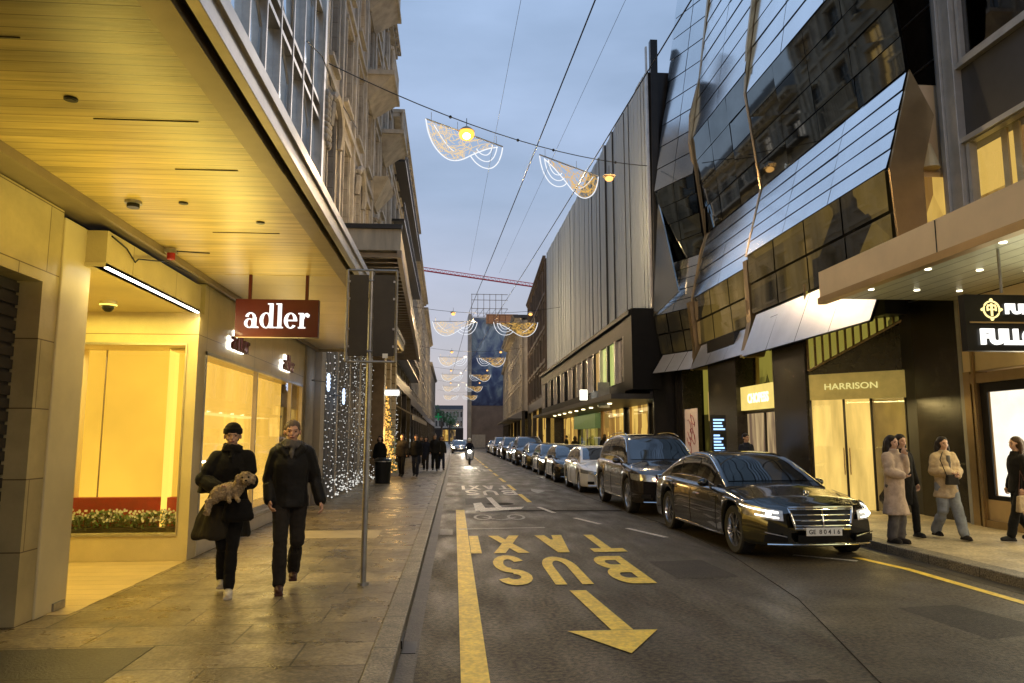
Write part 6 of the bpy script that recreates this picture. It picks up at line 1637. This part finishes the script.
    if hair:
        o = MB()
        if not hat: o.ball(HP(0, .014, 1.685), S(.084, .098, .088), 16, 12); 
        if not hat and fem: o.ball(HP(0, .03, 1.64), S(.092, .09, .10), 14, 10)
        else: o.ball(HP(0, .035, 1.64), S(.078, .072, .07), 12, 8)
        if hairlen:
            for q in (1, -1): limb(o, [HP(.07*q, .03, 1.66), HP(.088*q, .03, 1.56), HP(.095*q, .0 if hairlen > .25 else .02, 1.66-hairlen)], [.04*s, .042*s, .025*s], 8)
            limb(o, [HP(0, .07, 1.66), HP(0, .095, 1.5), HP(0, .11, 1.66-hairlen)], [.07*s, .07*s, .04*s], 8)
        hm = blob('hair', o, hair, root, v0*1.2, 2, folds=.006, fs=40, fz=12)
    return root
def cloth(name, c, r=.85, v=.3, n_=9): return pm(name, c, r, var=v, nscale=n_, bump=.9, bscale=17, sheen=.04, spec=.2)
C = dict(blk=cloth('cloth_black', (.007, .0065, .006)), blk2=cloth('cloth_jacket', (.009, .008, .007), .6), char=cloth('cloth_charcoal', (.022, .018, .014)), olive=cloth('cloth_olive', (.028, .023, .014)),
         beige=cloth('cloth_beige', (.46, .35, .26)), sand=cloth('cloth_sand', (.46, .35, .21)), denim=cloth('cloth_denim', (.22, .24, .26)), grey=cloth('cloth_grey', (.11, .1, .09)), navy=cloth('cloth_navy', (.015, .018, .03)),
         brown=cloth('shoe_brown', (.07, .03, .02), .4), cream=cloth('shoe_cream', (.6, .54, .42), .6), black_sh=cloth('shoe_black', (.015, .015, .015), .4), hair=cloth('hair_dark', (.015, .01, .008), .5), hairb=cloth('hair_brown', (.05, .028, .015), .5), hairg=cloth('hair_grey', (.12, .09, .07), .6))
walk = lambda a=.16: dict(kneeL=(.09, -.13, .52), ankL=(.09, -a-.04, .10), kneeR=(-.09, -.02, .49), ankR=(-.09, a, .12))
# woman with dog
pw = walk(.08); pw.update(kneeL=(.05, -.14, .51), ankL=(.035, -.18, .085), kneeR=(-.05, -.04, .49), ankR=(-.05, .16, .13), elR=(-.27, -.06, 1.17), wrR=(-.10, -.22, 1.08), elL=(.20, -.03, 1.14), wrL=(.03, -.23, 1.10))
person('woman in black knitted hat and dark cape coat carrying a curly dog', (-2.36, 8.15, .12), R(14), 1.75, pw, True, top=C['blk'], bottom=(C['blk'], .058), hair=C['hair'], shoes=C['cream'], hem=.90, flare=1.1, hat=C['blk'], scarf=C['blk'], sleeve=.085, collar=.04)
cape = empty('cape', (-2.36, 8.15, .12), R(14)); 
b = MB(); b.rings([ell(0, .02, 1.46, .09, .09), ell(0, .02, 1.40, .20, .15), ell(-.03, .02, 1.25, .27, .19), ell(-.06, .03, 1.08, .30, .20)]); 
lastp = [o_ for o_ in bpy.data.objects if o_.name.startswith('person')][-1]
cape.parent = None; bpy.data.objects.remove(cape)
b2 = MB(); b2.rings([ell(0, .02, 1.45*.97, .09, .09), ell(0, .02, 1.38*.97, .20, .155), ell(-.03, .03, 1.25*.97, .255, .17), ell(-.10, .05, 1.06*.97, .24, .15)])
blob('cape', b2, C['blk'], lastp, .01, 4, folds=.014, fs=7, fz=3)
# long side of coat swinging at her right
b2 = MB(); b2.rings([ell(-.02, .02, 1.08, .16, .125), ell(-.03, .025, .95, .20, .15), ell(-.05, .035, .78, .245, .18), ell(-.07, .045, .60, .285, .205), ell(-.07, .045, .57, .275, .2)]); blob('coat_skirt', b2, C['olive'], lastp, .009, 3, folds=.03, fs=9, fz=1.2)
hb = empty('handbag', (-2.22, 7.98, 1.0), R(14), 'black soft handbag slung at the hip of the woman with the dog', 'bag')
b = MB(); b.rings([ell(0, 0, -.13, .13, .05), ell(0, 0, -.1, .16, .07), ell(0, 0, .05, .13, .06), ell(0, 0, .09, .10, .04)]); bb = blob('pouch', b, C['blk'], hb, .008, 3, folds=.008, fs=14, fz=14)
MB().tube([(-.09, 0, .06), (-.1, .02, .25), (-.02, .05, .42), (.06, .02, .25), (.09, 0, .06)], .009, 6).build('strap', C['blk'], hb, local=True)
dog = empty('dog', (-2.24, 7.90, 1.20), R(14), 'small curly cream dog held in the arms of the woman in the hat', 'dog')
b = MB(); b.rings([[(x, .0+r_*math.cos(2*PI*k/14), z_+r_*1.0*math.sin(2*PI*k/14)) for k in range(14)] for x, r_, z_ in ((-.23, .03, -.05), (-.19, .075, -.04), (-.08, .09, -.02), (.04, .082, .0), (.08, .05, .02))])
b.tube([(.03, -.02, .03), (.08, -.06, .09)], [.07, .06], 10); b.ball((.10, -.08, .11), (.078, .07, .072), 12, 10); b.ball((.105, -.15, .088), (.036, .045, .032), 10, 8)
for q in (-1, 1): b.ball((.10+.078*q, -.08, .105), (.022, .035, .055), 8, 6)
b.tube([(.02, -.05, -.05), (.03, -.1, -.1), (.05, -.13, -.11)], [.026, .02, .022], 8); b.tube([(-.05, -.05, -.05), (-.05, -.1, -.1), (-.04, -.13, -.12)], [.026, .02, .022], 8)
b.tube([(-.17, -.02, -.08), (-.24, -.03, -.13), (-.25, -.05, -.22), (-.26, -.07, -.23)], [.055, .045, .035, .035], 8)
blob('body', b, pm('dogfur', (.36, .27, .16), .95, var=.6, nscale=22, bump=.8, bscale=70), dog, .006, 2, folds=.010, fs=60, fz=60)
o = MB(); o.ball((.106, -.195, .098), (.013, .01, .010), 8, 6); o.build('nose', M['black'], dog, local=True)
for q in (-1, 1): MB().ball((.10+.030*q, -.146, .128), .010, 8, 6).build('eye', M['black'], dog, local=True)
# man
pmn = dict(kneeL=(.085, -.05, .49), ankL=(.06, .20, .15), kneeR=(-.08, -.16, .51), ankR=(-.075, -.20, .085), elL=(.25, .05, 1.13), wrL=(.31, -.05, .90), elR=(-.225, .05, 1.13), wrR=(-.20, -.07, .92))
person('smiling man in black hooded jacket, grey scarf and brown boots beside the shop window', (-1.78, 8.35, .12), R(12), 1.80, pmn, False, skin=(.6, .33, .21), top=C['blk2'], bottom=(C['char'], .068), hair=C['hairg'], shoes=C['brown'], hem=.84, flare=1.06, scarf=C['grey'], sleeve=.075, hood=True)
# right pavement people
pr1 = dict(kneeL=(.05, -.06, .5), ankL=(.04, -.02, .085), kneeR=(-.08, -.02, .5), ankR=(-.09, .05, .09), elL=(.17, -.10, 1.18), wrL=(.06, -.16, 1.40), elR=(-.22, -.05, 1.15), wrR=(-.08, -.18, 1.10))
person('woman in long pinkish beige wool coat holding her hand to her face', (6.75, 11.1, .13), R(28), 1.64, pr1, True, top=C['beige'], bottom=(C['grey'], .08), hair=C['hair'], hairlen=.24, shoes=C['char'], hem=.46, flare=1.35, sleeve=.085, collar=.05, lod=1, fur=.0)
person('woman in long black coat just behind the woman in beige', (7.3, 11.75, .13), R(10), 1.66, walk(.1), True, top=C['blk'], bottom=(C['blk'], .06), hair=C['hair'], hairlen=.15, shoes=C['black_sh'], hem=.55, flare=1.1, lod=1)
prw = walk(.22); prw.update(elR=(-.2, -.02, 1.15), wrR=(-.05, -.2, 1.12), elL=(.22, -.02, 1.15), wrL=(.08, -.2, 1.08))
person('woman in fluffy sand coloured jacket and pale jeans walking toward the viewer', (7.85, 11.5, .13), R(0), 1.62, prw, True, top=C['sand'], bottom=(C['denim'], .085), hair=C['hair'], hairlen=.3, shoes=C['char'], hem=.70, flare=1.25, sleeve=.09, lod=1, open_front=C['grey'], fur=.006)
o = empty('shoulder_bag', (7.8, 11.26, 1.08), R(5), 'small dark bag held before the fluffy sand coloured jacket', 'bag')
MB().hexa([(-.11, -.04, -.09), (.11, -.04, -.09), (.11, .04, -.09), (-.11, .04, -.09)], [(-.09, -.03, .07), (.09, -.03, .07), (.09, .03, .07), (-.09, .03, .07)]).build('pouch', C['char'], o, local=True, bevel=.02)
MB().tube([(-.09, 0, .06), (-.12, .08, .3), (-.02, .14, .42)], .008, 6).build('strap', C['char'], o, local=True)
person('person in black coat with curly hair cut off by the right edge', (8.78, 11.1, .13), R(-100), 1.62, walk(.2), True, top=C['blk'], bottom=(C['blk'], .07), hair=C['hairb'], hairlen=.22, shoes=C['black_sh'], hem=.8, flare=1.1, lod=1)
bg_ = empty('tote_bag', (8.66, 10.85, .8), 0, 'tan tote bag carried by the person at the right edge', 'bag'); MB().hexa([(-.14, -.05, -.2), (.14, -.05, -.2), (.14, .05, -.2), (-.14, .05, -.2)], [(-.12, -.03, .05), (.12, -.03, .05), (.12, .03, .05), (-.12, .03, .05)]).build('pouch', C['sand'], bg_, local=True, bevel=.02)
MB().tube([(-.1, 0, .04), (-.02, .03, .42), (.1, 0, .04)], .01, 6).build('strap', C['brown'], bg_, local=True)
person('bystander in dark coat standing behind the black saloon near the lit totem', (7.55, 18.9, .13), R(20), 1.72, None, False, top=C['navy'], bottom=(C['blk'], .07), hair=C['hair'], shoes=C['black_sh'], hem=.8, lod=1)
# walkers along the left pavement, own posture and coat each
walkers = [(-2.2, 31.5, 1.78, 'char', 'hair', 'first walker from the left in the group on the left pavement, dark jacket', 0), (-1.62, 31.5, 1.76, 'blk', 'hairb', 'walker in black with arms at sides in front of the far group', 0),
           (-1.42, 37.0, 1.68, 'navy', 'hair', 'walker half hidden behind the front pair of the far group', 1), (-.98, 37.0, 1.80, 'blk2', 'hairg', 'tall walker in dark coat near the kerb in the far group', 0), (-.68, 37.6, 1.72, 'olive', 'hairb', 'rightmost walker of the far group, closest to the kerb', 1),
           (-2.75, 27.8, 1.70, 'blk', 'hair', 'dark clothed person standing before the golden lights, partly behind the sign pole', 1), (-2.0, 45.0, 1.7, 'char', 'hairb', 'distant walker behind the far group near the shopfronts', 0), (-1.3, 48.0, 1.75, 'blk', 'hair', 'distant walker behind the far group in the middle of the pavement', 1)]
for i, (x, y, h, c_, hr, lb, fm) in enumerate(walkers):
    wk = walk(.12+.03*(i % 3)) if i != 5 else None
    person(lb, (x, y, .12), R((i*37) % 30-15), h, wk, bool(fm), top=C[c_], bottom=(C[['blk', 'navy', 'char'][i % 3]], .07), hair=C[hr], shoes=C['black_sh'], hem=[.8, .84, .6, .8, .7, .5, .8, .6][i], lod=2, group='people walking on the left pavement', hairlen=.12 if fm else 0)
fp = [(7.2, 29.5, 'person beyond the bronze off-road car under the lit canopy'), (7.6, 33.0, 'second passer-by under the lit canopy beyond the parked cars'), (7.3, 36.0, 'third passer-by under the bulbs of the far canopy'), (7.9, 39.0, 'fourth passer-by by the gold window of the far shops'), (7.1, 44.0, 'passer-by before the green fascia'), (7.5, 50.0, 'last passer-by on the right pavement')]
src = [o_ for o_ in bpy.data.objects if o_.get('group') == 'people walking on the left pavement' and o_.parent is None]
for i, (x, y, lb) in enumerate(fp):
    q = copy_tree(src[i % 5]); q.location = (x, y, .13); q['label'] = lb; q['group'] = 'people walking on the right pavement'; q.rotation_euler = (0, 0, R(i*50))
q = person('rider in dark jacket and pale helmet seated on the oncoming scooter', (.95, 49.0, -.08), 0, 1.75, dict(kneeL=(.2, -.42, .78), kneeR=(-.2, -.42, .78), ankL=(.17, -.5, .46), ankR=(-.17, -.5, .46), elL=(.27, -.2, 1.18), elR=(-.27, -.2, 1.18), wrL=(.26, -.62, 1.12), wrR=(-.26, -.62, 1.12)), False, top=C['navy'], bottom=(C['blk'], .08), hair=C['hair'], shoes=C['black_sh'], hem=.86, lod=2)
MB().ball((0, .0, 1.69), (.13, .14, .13), 14, 10).build('helmet', M['plate'], q, local=True, smooth=True)
# covered bin on the left pavement
bn = empty('litter_bin', (-2.55, 27.0, .12), label='round dark litter bin standing by the arcade pier', cat='bin')
MB().rings([ell(-2.55, 27.0, .12, .26, .26), ell(-2.55, 27.0, .9, .30, .30), ell(-2.55, 27.0, .95, .32, .32), ell(-2.55, 27, 1.02, .2, .2)]).build('drum', M['black'], bn); MB().cyl((-2.55, 27, .88), (-2.55, 27, .92), .315, 16).build('band', M['steel'], bn)
